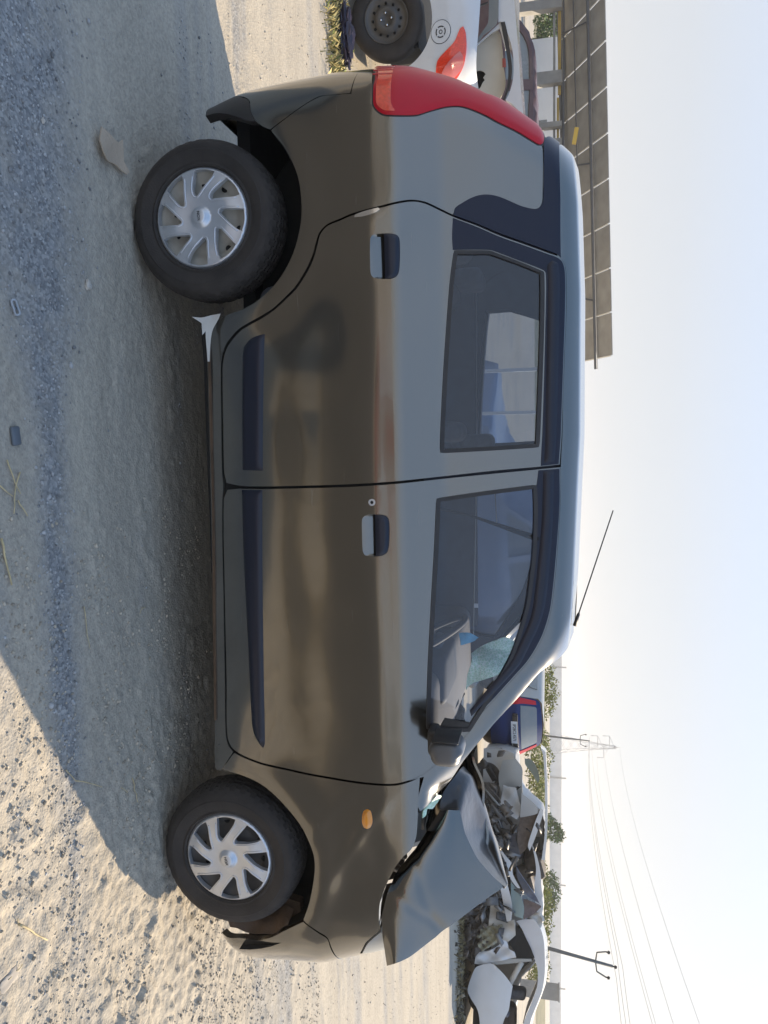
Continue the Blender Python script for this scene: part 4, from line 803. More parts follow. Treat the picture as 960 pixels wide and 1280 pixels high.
# floor and bulkhead, all inside the shell
boxobj('trunk_floor', (.0,0,.36), (.9,1.0,.05), M['dark'], car)
boxobj('floor_pan', (1.2,0,.225), (1.62,1.04,.06), M['dark'], car)
boxobj('engine_block', (2.42,.10,.56), (.42,.60,.42), M['engine'], car, bevel=.04)
boxobj('bulkhead', (2.02,0,.62), (.05,1.30,.62), M['dark'], car)
boxobj('radiator_support', (2.70,.05,.50), (.08,1.10,.40), M['dark'], car, bevel=.02)
boxobj('axle_beam', (0,0,.27), (.08,1.1,.07), M['dark'], car)
tubeobj('exhaust', [(-.42,.25,.27),(-.2,.25,.26),(.5,.2,.22),(1.6,.1,.22)], .03, M['rust'], car)
# headliner under the roof
HL = []; hf = []
for i, s_ in enumerate(np.linspace(-.30, 1.42, 16)):
    for j, h_ in enumerate(np.linspace(1.56, 2.15, 8)):
        p = MAIN.P(s_, h_)-np.array([0,0,.03]); HL.append(tuple(p))
for i in range(15):
    for j in range(7): a = i*8+j; hf.append((a, a+1, a+9, a+8))
o = link('headliner', mesh('headliner', HL, hf), M['headliner'], car, smooth=True); c = copy_tree(o, car); c.scale = (1,-1,1)

# ---- wheels
class Polar:
    """dished wheel cover; u, v in wheel radius units"""
    def __init__(s, Rr, y): s.R, s.y = Rr, y
    def P(s, u, v):
        u = np.asarray(u, float); v = np.asarray(v, float); r = np.sqrt(u*u+v*v)
        y = s.y-.004-.012*sm((1-r)/.45)+.010*sm((.62-r)/.45)-.016*sm((.22-r)/.10)+.02*sm((r-.93)/.09)
        return np.stack([u*s.R, y, v*s.R], -1)
    N = _plane_N
slot0 = [(.40,-.15),(.46,-.185),(.58,-.20),(.88,-.225),(.905,-.13),(.92,-.03),(.915,.07),(.885,.20),(.78,.165),(.62,.06),(.46,-.06),(.395,-.11)]
def make_wheel(rim_m, ang=0):
    root = bpy.data.objects.new('wheel', None); COL.objects.link(root); root.empty_display_size = .1
    yo = 0
    prof = [(.172,.012),(.178,-.004),(.184,-.012),(.192,-.009),(.200,-.012),(.215,-.016),(.232,-.018),(.236,-.015),(.246,-.014),(.258,-.008),(.268,.002),(.2755,.014),(.279,.026),(.280,.030),(.274,.033),(.274,.037),(.281,.040),(.2815,.058),(.2745,.061),(.2745,.066),(.2815,.069),(.2815,.084),(.2745,.087),(.2745,.092),(.281,.095),(.280,.118),(.275,.128),(.262,.142),(.24,.150),(.172,.140)]
    v, f = lathe(prof, 160, notch=(10, 11, 12, 13, 17, 16, 21, 20, 24, 25))
    me = mesh('tyre', v, f); t = link('tyre', me, M['rubber'], root, smooth=True); me.set_sharp_from_angle(angle=R(28))
    v, f = lathe([(.03,.035),(.09,.035),(.105,.045),(.125,.048),(.14,.030),(.155,.028),(.168,.018),(.176,.004),(.172,.0),(.168,.012),(.16,.06),(.16,.13)], 60)
    link('rim', mesh('rim', v, f), rim_m, root, smooth=True)
    for k_ in range(10):
        a = R(36*k_+10); tubeobj('rim_hole', [(.128*math.cos(a), .041, .128*math.sin(a)), (.128*math.cos(a), .052, .128*math.sin(a))], .011, M['dark'], root, n=10)
    PS = Polar(.180, -.004); sl_ = []
    for k_ in range(8):
        a = R(45*k_)+ang; c_, s_ = math.cos(a), math.sin(a)
        # photo frame: x -> up (v), y -> forward (u)
        sl_.append([(dy*c_+dx*s_, dx*c_-dy*s_) for dx, dy in slot0])
    oc = [(math.cos(a), math.sin(a)) for a in np.linspace(0, 2*math.pi, 97)[:-1]]
    hc = panel('hubcap', PS, oc, M['silver'], root, holes=sl_, step=.032, est=.03, depth=.018, sharp=60)
    for s_ in sl_:
        lp = inset(spline(s_, step=.05, sharp=60), -.032); k_ = len(lp)
        P = PS.P(lp[:, 0], lp[:, 1]); N = PS.N(lp[:, 0], lp[:, 1]); r_ = np.hypot(lp[:, 0], lp[:, 1])
        idx = [i for i in range(k_) if r_[i] < .86]
        st = max(range(len(idx)), key=lambda i: (idx[i]-idx[i-1]) % k_ > 1)
        idx = idx[st:]+idx[:st]
        pts = [tuple(P[i]+N[i]*.0006) for i in idx]
        if len(pts) > 4: tubeobj('slot_rib', pts, .0022, M['silver'], hc, n=6)
    v, f = lathe([(0,-.030),(.021,-.030),(.024,-.028),(.026,-.024)], 32)
    cc = link('centre_cap', mesh('centre_cap', v, f), M['silver'], hc, smooth=True)
    textobj('cap_lettering', 'NOX', .015, M['ink'], hc, Matrix.Translation((0,-.031,0)) @ Matrix.Rotation(R(-12), 4, 'Y') @ UPRIGHT, extrude=.0006)
    return root
wh = make_wheel(M['steel_cream'], R(0)); wh.parent = car; wh.location = (0,-.700,.272); wh.rotation_euler = (0,R(8),0)
w2 = make_wheel(M['steel'], R(0)); w2.parent = car; w2.location = (2.4,-.700,.272)
for x in (0, 2.4):
    c = copy_tree(wh, car); c.location = (x,.700,.272); c.scale = (1,-1,1)

# ---- bonnet, torn parts and engine bay
loft('bonnet', [B['hood_'+c_] for c_ in 'ABCD'], 60, 10, P_, car, thick=.006, label='buckled bonnet folded up over the engine bay',
    relief=lambda G: .0012*np.sin(G[..., 0]*21+G[..., 2]*14)+.0012*np.sin(G[..., 0]*9-G[..., 2]*25)-.004*np.exp(-((G[..., 0]-2.58-(G[..., 2]-1.05)*.9)/.020)**2)-.003*np.exp(-((G[..., 2]-1.02-(G[..., 0]-2.45)*.35)/.012)**2))
loft('bonnet_underside', [B['under_'+c_] for c_ in 'ABCD'], 50, 8, mat('black glossy underside', (.010,.010,.013), .3, coat=.3, dust=.12, bump=.4, bs=25), car, thick=.008,
    relief=lambda G: .004*np.sin(G[..., 0]*22)*np.sin(G[..., 2]*12+G[..., 1]*9))
sheet3('bonnet_edge', B['hood_lipbit'], M['silvercar'], car, thick=.008, bulge=.01)
sheet3('bonnet_far_half', [(2.75,-.62,.88),(2.62,-.40,1.10),(2.50,-.26,1.26),(2.30,-.20,1.24),(2.14,-.16,1.17),(2.05,.10,1.10),(2.05,.62,1.02),(2.45,.66,.95),(2.72,.55,.88),(2.80,0,.93)], P_, car, thick=.010, crumple=.04, step=.04)
sheet3('windscreen_shard', B['shard_teal'], M['crazed'], car, thick=.004, crumple=.01)
sheet3('cowl', [(2.00,-.60,1.05),(2.22,-.60,1.02),(2.30,-.55,1.01),(2.20,0,1.02),(2.22,.6,1.02),(2.0,.62,1.04),(1.98,0,1.08)], M['black'], car, thick=.01, crumple=.01, step=.05)
for k_ in range(5):
    p0 = Vector((2.2+.1*k_, -.5+.05*k_, .75)); tubeobj('hose', [p0, p0+Vector((.1,.12,.12)), p0+Vector((.2,.3,.05)), p0+Vector((.22,.5,-.1))], .014, M['engine'], car)
# ---- door mirror
mir = bpy.data.objects.new('door_mirror', None); COL.objects.link(mir); mir.parent = car; mir.location = (1.850,-.835,1.148)
def rounded(name, size, material, parent, loc=(0,0,0), bev=.03, seg=4, shape=None):
    bm = bmesh.new(); bmesh.ops.create_cube(bm, size=1); bmesh.ops.scale(bm, vec=size, verts=bm.verts)
    bmesh.ops.bevel(bm, geom=bm.edges[:], offset=bev, segments=seg, profile=.5, affect='EDGES')
    if shape:
        for v_ in bm.verts: v_.co = Vector(shape(v_.co))
    bmesh.ops.translate(bm, vec=loc, verts=bm.verts); me = bpy.data.meshes.new(name); bm.to_mesh(me); bm.free()
    return link(name, me, material, parent, smooth=True)
mir_s = lambda c: (c.x*(1-.15*(c.z > 0)), c.y, c.z)
rounded('mirror_shell', (.088,.155,.118), mat('grey mirror shell', (.09,.09,.092), .38, coat=.3, dust=.12), mir, bev=.040, seg=7, shape=lambda c: (c.x*(1-.2*abs(c.y/.09)**2*(c.x > 0)), c.y, c.z*(1-.12*(c.x > 0))))
rounded('mirror_face', (.006,.125,.09), M['black'], mir, loc=(-.046,0,0), bev=.002, seg=1)
rounded('mirror_foot', (.085,.09,.035), M['black'], mir, loc=(.0,.085,-.058), bev=.012)
c = copy_tree(mir, car); c.location.y = .835; c.scale = (1,-1,1)
sheet3('mirror_corner_plate', [(1.86,-.690,1.085),(1.80,-.684,1.12),(1.82,-.665,1.21),(1.93,-.672,1.13),(1.99,-.69,1.05),(1.88,-.695,1.06)], M['black'], car, thick=.008)

# ---- inside
def seat(x, y, top=1.12, rec=14):
    s = bpy.data.objects.new('seat', None); COL.objects.link(s); s.parent = car; s.location = (x, y, .30)
    rounded('seat_cushion', (.48,.48,.16), M['cloth'], s, loc=(.22,0,.20), bev=.06)
    b_ = rounded('seat_back', (.14,.46,top-.50), M['cloth'], s, loc=(0,0,(top-.50)/2), bev=.055); b_.location = (-.02,0,.22); b_.rotation_euler = (0,R(-rec),0)
    h_ = rounded('headrest', (.08,.25,.15), M['cloth'], s, bev=.035); h_.location = (-.02-math.sin(R(rec))*(top-.40),0,.22+(top-.40)*math.cos(R(rec)))
    return s
seat(1.05,-.33,1.02,24); seat(1.05,.34,1.06,18)
rs = bpy.data.objects.new('rear_seat', None); COL.objects.link(rs); rs.parent = car; rs.location = (.25,0,.3)
rounded('seat_cushion', (.46,1.2,.16), M['cloth'], rs, loc=(.2,0,.2), bev=.06)
b_ = rounded('seat_back', (.14,1.2,.55), M['cloth'], rs, bev=.06); b_.location = (-.08,0,.48); b_.rotation_euler = (0,R(-16),0)
for y_ in (-.32,.32):
    h_ = rounded('headrest', (.08,.26,.13), M['cloth'], rs, bev=.03); h_.location = (-.17,y_,.82)
rounded('parcel_shelf', (.30,1.1,.03), M['trimcloth'], car, loc=(-.20,0,1.06), bev=.01)
db = rounded('dashboard', (.40,1.24,.24), M['dash'], car, loc=(1.87,0,.96), bev=.06)
rounded('instrument_hood', (.20,.34,.09), M['trimcloth'], db, loc=(1.72,-.36,1.06), bev=.035)
rounded('dash_vent', (.02,.16,.06), M['dark'], db, loc=(1.665,.0,1.02), bev=.008)
# steering wheel
v, f = [], []; ring = []
for k_ in range(49):
    a = 2*math.pi*k_/48; ring.append((0, .18*math.cos(a), .18*math.sin(a)))
tube(v, f, ring, .013, 8, cap=False); sw = link('steering_wheel', mesh('steering_wheel', v, f), M['trimcloth'], car, smooth=True)
sw.location = (1.60,-.36,1.00); sw.rotation_euler = (0,R(-28),0)
rounded('wheel_hub', (.05,.15,.12), M['trimcloth'], sw, loc=(.03,0,0), bev=.02)
for a in (R(0), R(180), R(270)): tubeobj('wheel_spoke', [(.02,.05*math.cos(a),.05*math.sin(a)), (0,.18*math.cos(a),.18*math.sin(a))], .012, M['trimcloth'], sw)
tubeobj('belt_trim', [(-.02,.645,1.118),(.9,.648,1.112),(1.86,.648,1.085)], .0035, M['silvercar'], car, n=6)
tubeobj('belt_trim', [(1.0,.62,1.20),(1.25,.62,1.215)], .003, M['silvercar'], car, n=6)
# far door trim card with armrest
for x0, x1 in ((-.05,.86), (.90,1.80)):
    tr = rounded('door_trim', (x1-x0,.03,.66), M['trimcloth'], car, loc=((x0+x1)/2,.665,.78), bev=.012)
    rounded('armrest', ((x1-x0)*.6,.06,.05), M['trimcloth'], tr, loc=((x0+x1)/2+.05,.63,.86), bev=.02)
sheet3('crazed_windscreen', B['crazed_glass'], M['crazed'], car, thick=.004, bulge=.03, crumple=.09, step=.012, label='sagging sheet of crazed green windscreen glass')
sheet3('blue_plastic', B['blue_scrap'], M['blue'], car, thick=.004, crumple=.02, step=.02)
stc = B['sticker'][0]
boxobj('round_sticker', (stc[0],.60,stc[2]), (.022,.003,.022), M['platewhite'], car, bevel=.0014)
# seat belt
tubeobj('seat_belt', [(1.16,-.60,1.45),(1.08,-.56,1.2),(1.02,-.52,.9)], [.012,.004,.012], M['dark'], car, n=4)
# ------------------------------------------------------------------ white hatchback wreck behind the rear bumper
wc = empty('white_hatchback', (-2.47,3.28,0), R(13), label='white hatchback wreck with bare steel rear wheel and smashed rear window, behind the tail lamp', cat='car')
WP = M['white']
def wpan(name, key, material, parent=wc, **k): return panel(name, WS, B[key] if isinstance(key, str) else key, material, parent, **k)
wbody = [(-3.2,.45),(-3.2,.90),(-1.2,.98),(-.5,.97),(-.1,.98),(.15,.96),(.40,.93),(.62,.93),(1.10,.93),(1.10,.40),(.42,.40),(.38,.34)]+[(-r_,z_) for r_, z_ in archpts(0, .345, 8, 172)]+[(-.40,.24),(-2.15,.22)]
wb = wpan('body_side', wbody, WP, step=.06, sharp=35, depth=.03)
wpan('rear_bumper', [(.40,.385),(1.10,.385),(1.10,.20),(.46,.20),(.34,.26),(.335,.35)], WP, depth=.03)
wt = wpan('tail_lamp', 'w_tail', M['redhot'], off=.006, depth=.01, step=.03)
wpan('lamp_lens', 'w_tail_red', mat('faded pink lens', (.62,.16,.15), .2, coat=1), wt, off=.014, depth=.008, step=.03)
s0, h0 = B['w_lid'][0]
for ro, nm_, mt, of in ((.075, 'fuel_flap_gap', M['dark'], .002), (.071, 'fuel_flap', WP, .005)):
    wf = wpan(nm_, circ(s0, h0, ro, 28), mt, off=of, step=.03, depth=.003)
panel('fuel_sticker', WS, circ(s0, h0, .038, 24), M['ink'], wf, off=.0065, step=.02, depth=.001, holes=[circ(s0, h0, .030, 20)])
panel('sticker_centre', WS, circ(s0, h0, .014, 14), M['ink'], wf, off=.0065, step=.02, depth=.001, holes=[circ(s0, h0, .009, 10)])
for a in range(4): panel('sticker_notch', WS, circ(s0+.032*math.cos(a*1.57+.7), h0+.032*math.sin(a*1.57+.7), .006, 8), WP, wf, off=.0085, step=.02, depth=.001)
wl = bpy.data.objects.new('wheel', None); COL.objects.link(wl); wl.parent = wc; wl.location = (0,-.70,.275)
v, f = lathe([(.165,.03),(.17,.0),(.18,-.008),(.21,-.014),(.245,-.012),(.262,.0),(.272,.016),(.274,.13),(.26,.15),(.17,.15)], 72)
link('tyre', mesh('tyre', v, f), M['rubber'], wl, smooth=True)
v, f = lathe([(0,.03),(.035,.03),(.045,.012),(.085,.012),(.095,.04),(.125,.030),(.145,.034),(.155,.014),(.166,.004),(.164,.03),(.16,.13)], 60)
rm = link('rim', mesh('rim', v, f), mat('black steel rim', (.035,.036,.038), .5, coat=.2, dust=.3), wl, smooth=True)
for k_ in range(12):
    a = R(30*k_); tubeobj('rim_hole', [(.108*math.cos(a),.030,.108*math.sin(a)),(.110*math.cos(a),.040,.110*math.sin(a))], .010, M['dark'], rm, n=8)
for k_ in range(4):
    a = R(90*k_+5); tubeobj('wheel_nut', [(.040*math.cos(a),.0,.040*math.sin(a)),(.040*math.cos(a),.02,.040*math.sin(a))], .008, M['chrome'], rm, n=6)
c = copy_tree(wl, wc); c.location = (-2.43,-.70,.275)
v, f = [], []; box(v, f, (-1.4,0,.35), (3.2,1.25,.30)); link('underbody', mesh('underbody', v, f), M['dark'], wc)
boxobj('mud_flap', (.36,-.60,.25), (.02,.18,.22), M['black'], wc, bevel=.005)
WH = spline(B['w_hole'], step=.02)
# cream trim showing through the smashed rear window, torn open
def wplane(name, pts, y, material, parent=wc, fr=None, **k): return panel(name, Plane(y), pts, material, parent, **k)
B2 = B
c1 = wplane('inner_trim', B['wp_cream'], -.50, M['cream'], depth=.02, step=.05, holes=[B['wp_hole']])
wplane('trim_cavity', B['wp_cav'], -.46, M['dark'], depth=.01, step=.06)
wplane('rear_quarter_glass', B['wp_dark'], -.60, M['greyglass'], depth=.01, step=.06)
wplane('window_frame', B['wp_frame'], -.56, WP, depth=.03, step=.03)
wplane('roof_frame', B['wp_roof'], -.58, WP, depth=.9, step=.04)
wplane('weatherstrip', B['wp_strip'], -.585, M['black'], depth=.01, step=.03)
wplane('red_sticker', B['wp_red'], -.51, M['carred'], depth=.004, step=.03)
wplane('belt_moulding', B['wp_belt'], -.65, M['black'], depth=.02, step=.03)

# dark maroon wreck further behind
mc = empty('maroon_wreck', (-3.6,7.2,0), R(6), label='dark maroon scrap car shell far behind the white hatchback', cat='car')
def simplecar(root, L, W_, H, material, glassm, flip=1, dents=.03, seed=0, wheels=True):
    """body in one loft with separate windows and wheels"""
    side = [(-L/2,.25),(-L/2-.02,.55),(-L/2+.05,.80),(-L*.22,.92),(-L*.10,H*.96),(L*.02,H),(L*.26,H*.97),(L*.42,.95),(L/2,.88),(L/2+.02,.5),(L/2-.02,.25)]
    side = [(x*flip, z) for x, z in side]
    r_ = np.random.default_rng(seed)
    sp_ = spline(side, step=.08, closed=False, sharp=60); v, f = [], []
    ys = [-W_/2, -W_/2*.97, -W_/2*.6, 0, W_/2*.6, W_/2*.97, W_/2]
    for x, z in sp_:
        tf_ = 1-.16*max(0, z-.85)/(H-.85)
        for j, y in enumerate(ys):
            v.append((x+r_.normal(0, dents*.2), y*tf_, z-(.05 if j in (0, 6) else 0)*(z > .6)+r_.normal(0, dents*.3)))
    n_ = len(ys); m_ = len(sp_)
    for i in range(m_-1):
        for j in range(n_-1): a = i*n_+j; f.append((a, a+1, a+n_+1, a+n_))
    link('roof_and_ends', mesh('roof_and_ends', v, f), material, root, smooth=True)
    class SS:
        def P(s, u, h):
            u = np.asarray(u, float); h = np.asarray(h, float); u, h = np.broadcast_arrays(u, h)
            tf_ = 1-.16*np.clip(h-.85, 0, 9)/(H-.85)
            y = -W_/2*tf_+dents*.5*np.sin(u*3+seed)*np.cos(h*6)
            return np.stack([u, y, h], -1)
        N = _plane_N
    pl_ = [(x*1.0, z-.03) for x, z in side]
    win = [(-L*.17*flip,.93),(-L*.085*flip,H*.92),(L*.02*flip,H*.95),(L*.02*flip,.93)]; win2 = [(L*.05*flip,.93),(L*.05*flip,H*.95),(L*.24*flip,H*.90),(L*.33*flip,.95)]
    ar = [circ(-L*.31*flip,.29,.31,24), circ(L*.33*flip,.29,.31,24)]
    o = panel('body_side', SS(), pl_, material, root, holes=[win, win2], step=.12, est=.05, depth=.02)
    panel('window', SS(), win, glassm, o, off=-.02, step=.3, est=.1); panel('window', SS(), win2, glassm, o, off=-.02, step=.3, est=.1)
    c = copy_tree(o, root); c.scale = (1,-1,1)
    if wheels:
        for x in (-L*.31*flip, L*.33*flip):
            for y in (-1, 1):
                v, f = lathe([(.0,.02),(.15,.02),(.17,0),(.19,-.01),(.26,0),(.285,.03),(.285,.15),(.2,.17)], 32)
                c = link('wheel', mesh('wheel', v, f), M['rubber'], root, smooth=True); c.location = (x, y*(W_/2+.015), .285); c.scale = (1, -y, 1)
simplecar(mc, 3.9, 1.6, 1.28, mat('maroon paint', (.06,.018,.024), .4, dust=.3), M['greyglass'], seed=3)

# ------------------------------------------------------------------ roadside verge
vg = B['verge']
def tufts(name, area, n_, hgt, material, seed=1, wfac=.004, **k):
    """grass blades: area is a function giving x, y arrays"""
    r_ = np.random.default_rng(seed); x, y = area(r_, n_); z = ground_z(x, y); a = r_.uniform(0, 6.28, n_); h_ = hgt*r_.uniform(.3, 1.2, n_); ln = r_.uniform(.2, 1.0, n_)*h_
    wd = wfac*r_.uniform(.6, 1.5, n_); cx, cy = np.cos(a), np.sin(a)
    p0 = np.stack([x-cy*wd, y+cx*wd, z], -1); p1 = np.stack([x+cy*wd, y-cx*wd, z], -1)
    p2 = np.stack([x+cx*ln*.4+cy*wd*.6, y+cy*ln*.4-cx*wd*.6, z+h_*.65], -1); p3 = np.stack([x+cx*ln, y+cy*ln, z+h_*.9], -1)
    V = np.stack([p0, p1, p2, p3], 1).reshape(-1, 3)
    return link(name, fast_mesh(name, V, np.arange(len(V)).reshape(-1, 4)), material, kind='stuff', **k)
def verge_area(r_, n_):
    x = r_.uniform(-7.5, -.3, n_); y = 2.05+.05*(x+2)+r_.normal(0, 1, n_)*.13+.14; cl = vnoise(x*5, y*8, 51); x = x+.06*cl; return x, y
tufts('verge_grass', verge_area, 9000, .07, M['drygrass'], seed=4, label='pale dry grass along the edge of the yard, by the white hatchback', cat='grass')
tufts('green_verge_grass', lambda r_, n_: (r_.uniform(-7, -.3, n_), 2.2+r_.normal(0, .12, n_)), 2200, .06, mat('green grass blades', (.12,.15,.03), .8, island=.5), seed=5, label='greener grass tufts growing in the dry verge', cat='grass')
def right_area(r_, n_):
    t = r_.uniform(0, 1, n_); x = 7.6+4.5*t+r_.normal(0, .25, n_); y = 9.6-2.1*t-.35+r_.normal(0, .30, n_)*sm(vnoise(t*9, t*0, 3)*2)+.05; return x, y
tufts('wreck_weeds', right_area, 2600, .10, mat('weedy grass', (.17,.14,.07), .8, island=.7), seed=6, wfac=.006, label='weeds and dry grass under the white crushed car', cat='grass')
bx0, by0 = B['bag'][0]; bx1, by1 = B['bag'][1]
v, f = [], []; bm = bmesh.new(); bmesh.ops.create_icosphere(bm, subdivisions=4, radius=1)
for q in bm.verts:
    c_ = q.co.copy(); nn = sum(abs(math.sin(c_.x*k_*2.1+k_)*math.cos(c_.y*k_*1.7-k_)*math.sin(c_.z*k_*2.6+2*k_)) for k_ in (2, 3, 5))
    q.co = Vector((c_.x*.17, c_.y*.07, c_.z*.055))*(.75+.42*nn)
bme = bpy.data.meshes.new('plastic_bag'); bm.to_mesh(bme); bm.free()
o = link('plastic_bag', bme, M['bagblack'], smooth=True, label='crumpled purple black plastic bag lying in the dry grass verge', cat='plastic bag'); o.location = ((bx0+bx1)/2,(by0+by1)/2,.05); bme.set_sharp_from_angle(angle=R(25))

# ------------------------------------------------------------------ shed with sloping sheet roof
shed = empty('open_shed', (0,30,0), label='open shed of grey roofing sheets on concrete columns with yellow beams', cat='shed')
XE, Xl = -2.35, -34
n27 = R(-26.5); ztop = 3.83; depth_ = 3.7
def sl_(x, t): return (x, t*math.cos(n27)*depth_, ztop-.028*(XE-x)+t*math.sin(n27)*depth_)   # t 0 near eave .. 1 far
k_ = 0; x = XE
ang_ = math.tan(R(10))
sheet_me = {}
while x > Xl and k_ < 24:
    x1 = x-1.76; v, f = [], []
    for (a, t) in ((x-.03,0),(x1+.03,0),(x1+.03,1),(x-.03,1)):
        p = sl_(a, t); v.append(p)
    for (a, t) in ((x-.03,0),(x1+.03,0),(x1+.03,1),(x-.03,1)):
        p = sl_(a, t); v.append((p[0], p[1], p[2]+.03))
    f = [(0,1,2,3),(7,6,5,4),(0,4,5,1),(1,5,6,2),(2,6,7,3),(3,7,4,0)]
    link('roof_sheet', mesh('roof_sheet', v, f), M['sheet'], shed)
    v, f = [], []
    a = sl_(x, 0); b2 = sl_(x, .98); tube(v, f, [(a[0],a[1],a[2]-.03),(b2[0],b2[1],b2[2]-.03)], .028, 4)  # pale strip stands in for daylight in the gap between sheets
    link('gap_light_strip', mesh('gap_light_strip', v, f), M['gap_light'], shed)
    x = x1; k_ += 1
for t, r_, dx in ((.30,.075,.45),(.62,.02,.2),(.97,.10,.5),(.62,.03,.75)):
    tubeobj('purlin', [tuple(np.array(sl_(XE+dx, t))-np.array([0,0,.10])), tuple(np.array(sl_(Xl, t))-np.array([0,0,.10]))], r_, M['beam'], shed, n=4)
for k_ in range(6):
    xx = XE-2.2-5.6*k_; tubeobj('rafter', [tuple(np.array(sl_(xx-.2, .28))-np.array([0,0,.12])), tuple(np.array(sl_(xx-.9, 1.0))-np.array([0,0,.14]))], .035, M['beam'], shed, n=4)
boxobj('lower_beam', (-13,3.2,2.05), (21.4,.12,.10), M['beam'], shed); boxobj('lower_beam', (-13,3.0,1.90), (21.4,.10,.08), M['beam'], shed)
boxobj('yellow_beam', (-16.5,2.6,1.72), (5.2,.14,.13), M['yellow'], shed); boxobj('yellow_beam', (-12.7,2.6,1.66), (2.1,.14,.10), M['yellow'], shed)
boxobj('yellow_bracket', (-10.95,-.6,2.32), (.62,.12,.16), mat('bright yellow bracket', (.60,.38,.05), .5), shed, rot=Matrix.Rotation(R(10), 3, 'Y'))
for cx, wd in ((-14.5,.52),(-12.55,.22),(-11.8,.30),(-17.5,.4)):
    boxobj('column', (cx,2.4,.9), (wd,.4,1.85), M['concrete'], shed, bevel=.02)
boxobj('back_beam', (-14,2.6,1.50), (9,.18,.10), M['concrete'], shed)
# low pale building and trees seen under the roof
lb = empty('pale_outbuilding', (-15.9,38,0), label='low pale block wall building seen under the shed roof', cat='building')
boxobj('wall', (0,0,.85), (5.0,2,1.7), M['palewall'], lb)
boxobj('doorway', (1.5,-1.01,.8), (.35,.04,.7), M['greyglass'], lb)
for i, (x, y, rr, mt) in enumerate(((-22.5,37,1.6,'leafy'),(-19.8,40,1.3,'leaf'))):
    t = empty('roadside_tree', (x,y,0), label=('yellow green sunlit tree beneath the left end of the shed roof', 'smaller dark tree beside the pale outbuilding')[i], cat='tree', group='trees seen under the shed')
    tubeobj('trunk', [(0,0,0),(.05,0,.8),(.1,.1,1.4)], [.12,.09,.06], M['bark'], t)
    leafcloud('crown', [(0,0,1.3,rr,rr,.8),(-.8,.2,1.1,rr*.7,rr*.6,.7),(.9,0,1.2,rr*.6,rr*.6,.6)], 1600, .11, M[mt], t, seed=i+9)

# ------------------------------------------------------------------ white crushed car on the right
rw = empty('crushed_white_car', (9.6,8.6,0), R(-28), label='white car with crushed front and bent open door frame, nearest wreck past the bonnet', cat='car')
def rp(name, key, y, material, parent=rw, **k): return panel(name, Plane(y, k.pop('relief', None)), B[key] if isinstance(key, str) else key, material, parent, **k)
bow = lambda u, v: -.10*np.cos((u-.4)*2.2)*np.cos((v-.45)*2.6)
rp('front_door', 'r_door', .0, WP, relief=bow, depth=.05, step=.05)
rp('wing', 'r_fender', .0, WP, relief=lambda u, v: .03*np.sin(u*25)*np.sin(v*17), depth=.04, step=.03)
rp('roof_side', 'r_pillar', .10, WP, depth=.10, step=.05)
rp('door_post', 'r_aframe', .02, M['silvercar'], depth=.05, step=.04)
rp('crushed_front', 'r_bumpermess', -.05, M['engine'], relief=lambda u, v: .10*np.sin(u*31+v*9)*np.sin(v*27-u*5), depth=.2, step=.025)
rp('ruffled_wing', 'r_ruffle', -.08, mat('dirty yellowed panel', (.33,.31,.22), .7, var=.3, vs=12), relief=lambda u, v: .05*np.sin(u*48)*np.sin(v*40), depth=.06, step=.02)
rp('windscreen_gap', 'r_front_hole', .06, M['dark'], depth=.02, step=.08)
tubeobj('door_frame_strut', [(B['r_handle'][0][0],.05,B['r_handle'][0][1]),(B['r_handle'][1][0],.05,B['r_handle'][1][1])], .045, M['offwhite'], rw, n=8)
rp('far_roof', 'r_pillar', 1.25, WP, depth=.06, step=.06)
# roof skin between the two sides, interior, far door
ro = B['r_pillar'][:8]
v, f = [], []
top = [B['r_pillar'][i] for i in range(8, len(B['r_pillar']))]
for x, z in top: v += [(x,.12,z), (x,.68,z+.05), (x,1.25,z)]
for i in range(len(top)-1):
    for j in range(2): a = 3*i+j; f.append((a, a+1, a+4, a+3))
link('roof_skin', mesh('roof_skin', v, f), WP, rw, smooth=True)
boxobj('far_side', (.6,1.27,.50), (2.2,.05,.60), M['offwhite'], rw, bevel=.01)
rounded('seat', (.5,.5,.7), M['brown'], rw, loc=(.75,.55,.55), bev=.1); rounded('seat', (.15,.5,.6), M['cloth'], rw, loc=(.35,.6,.75), bev=.06)
boxobj('cabin_floor', (.5,.65,.28), (2.6,1.2,.12), M['dark'], rw)
tubeobj('seat_belt_strap', [(.62,.2,.78),(.50,.15,.62),(.80,.12,.50),(.9,.12,.42)], [.05,.05,.05,.05], M['navy'], rw, n=5)
for x in (-.05, 2.35):
    v, f = lathe([(.0,.02),(.15,.02),(.17,0),(.19,-.01),(.26,0),(.285,.03),(.285,.15),(.2,.17)], 32)
    c = link('wheel', mesh('wheel', v, f), M['rubber'], rw, smooth=True); c.location = (x-.35,.05,.20)
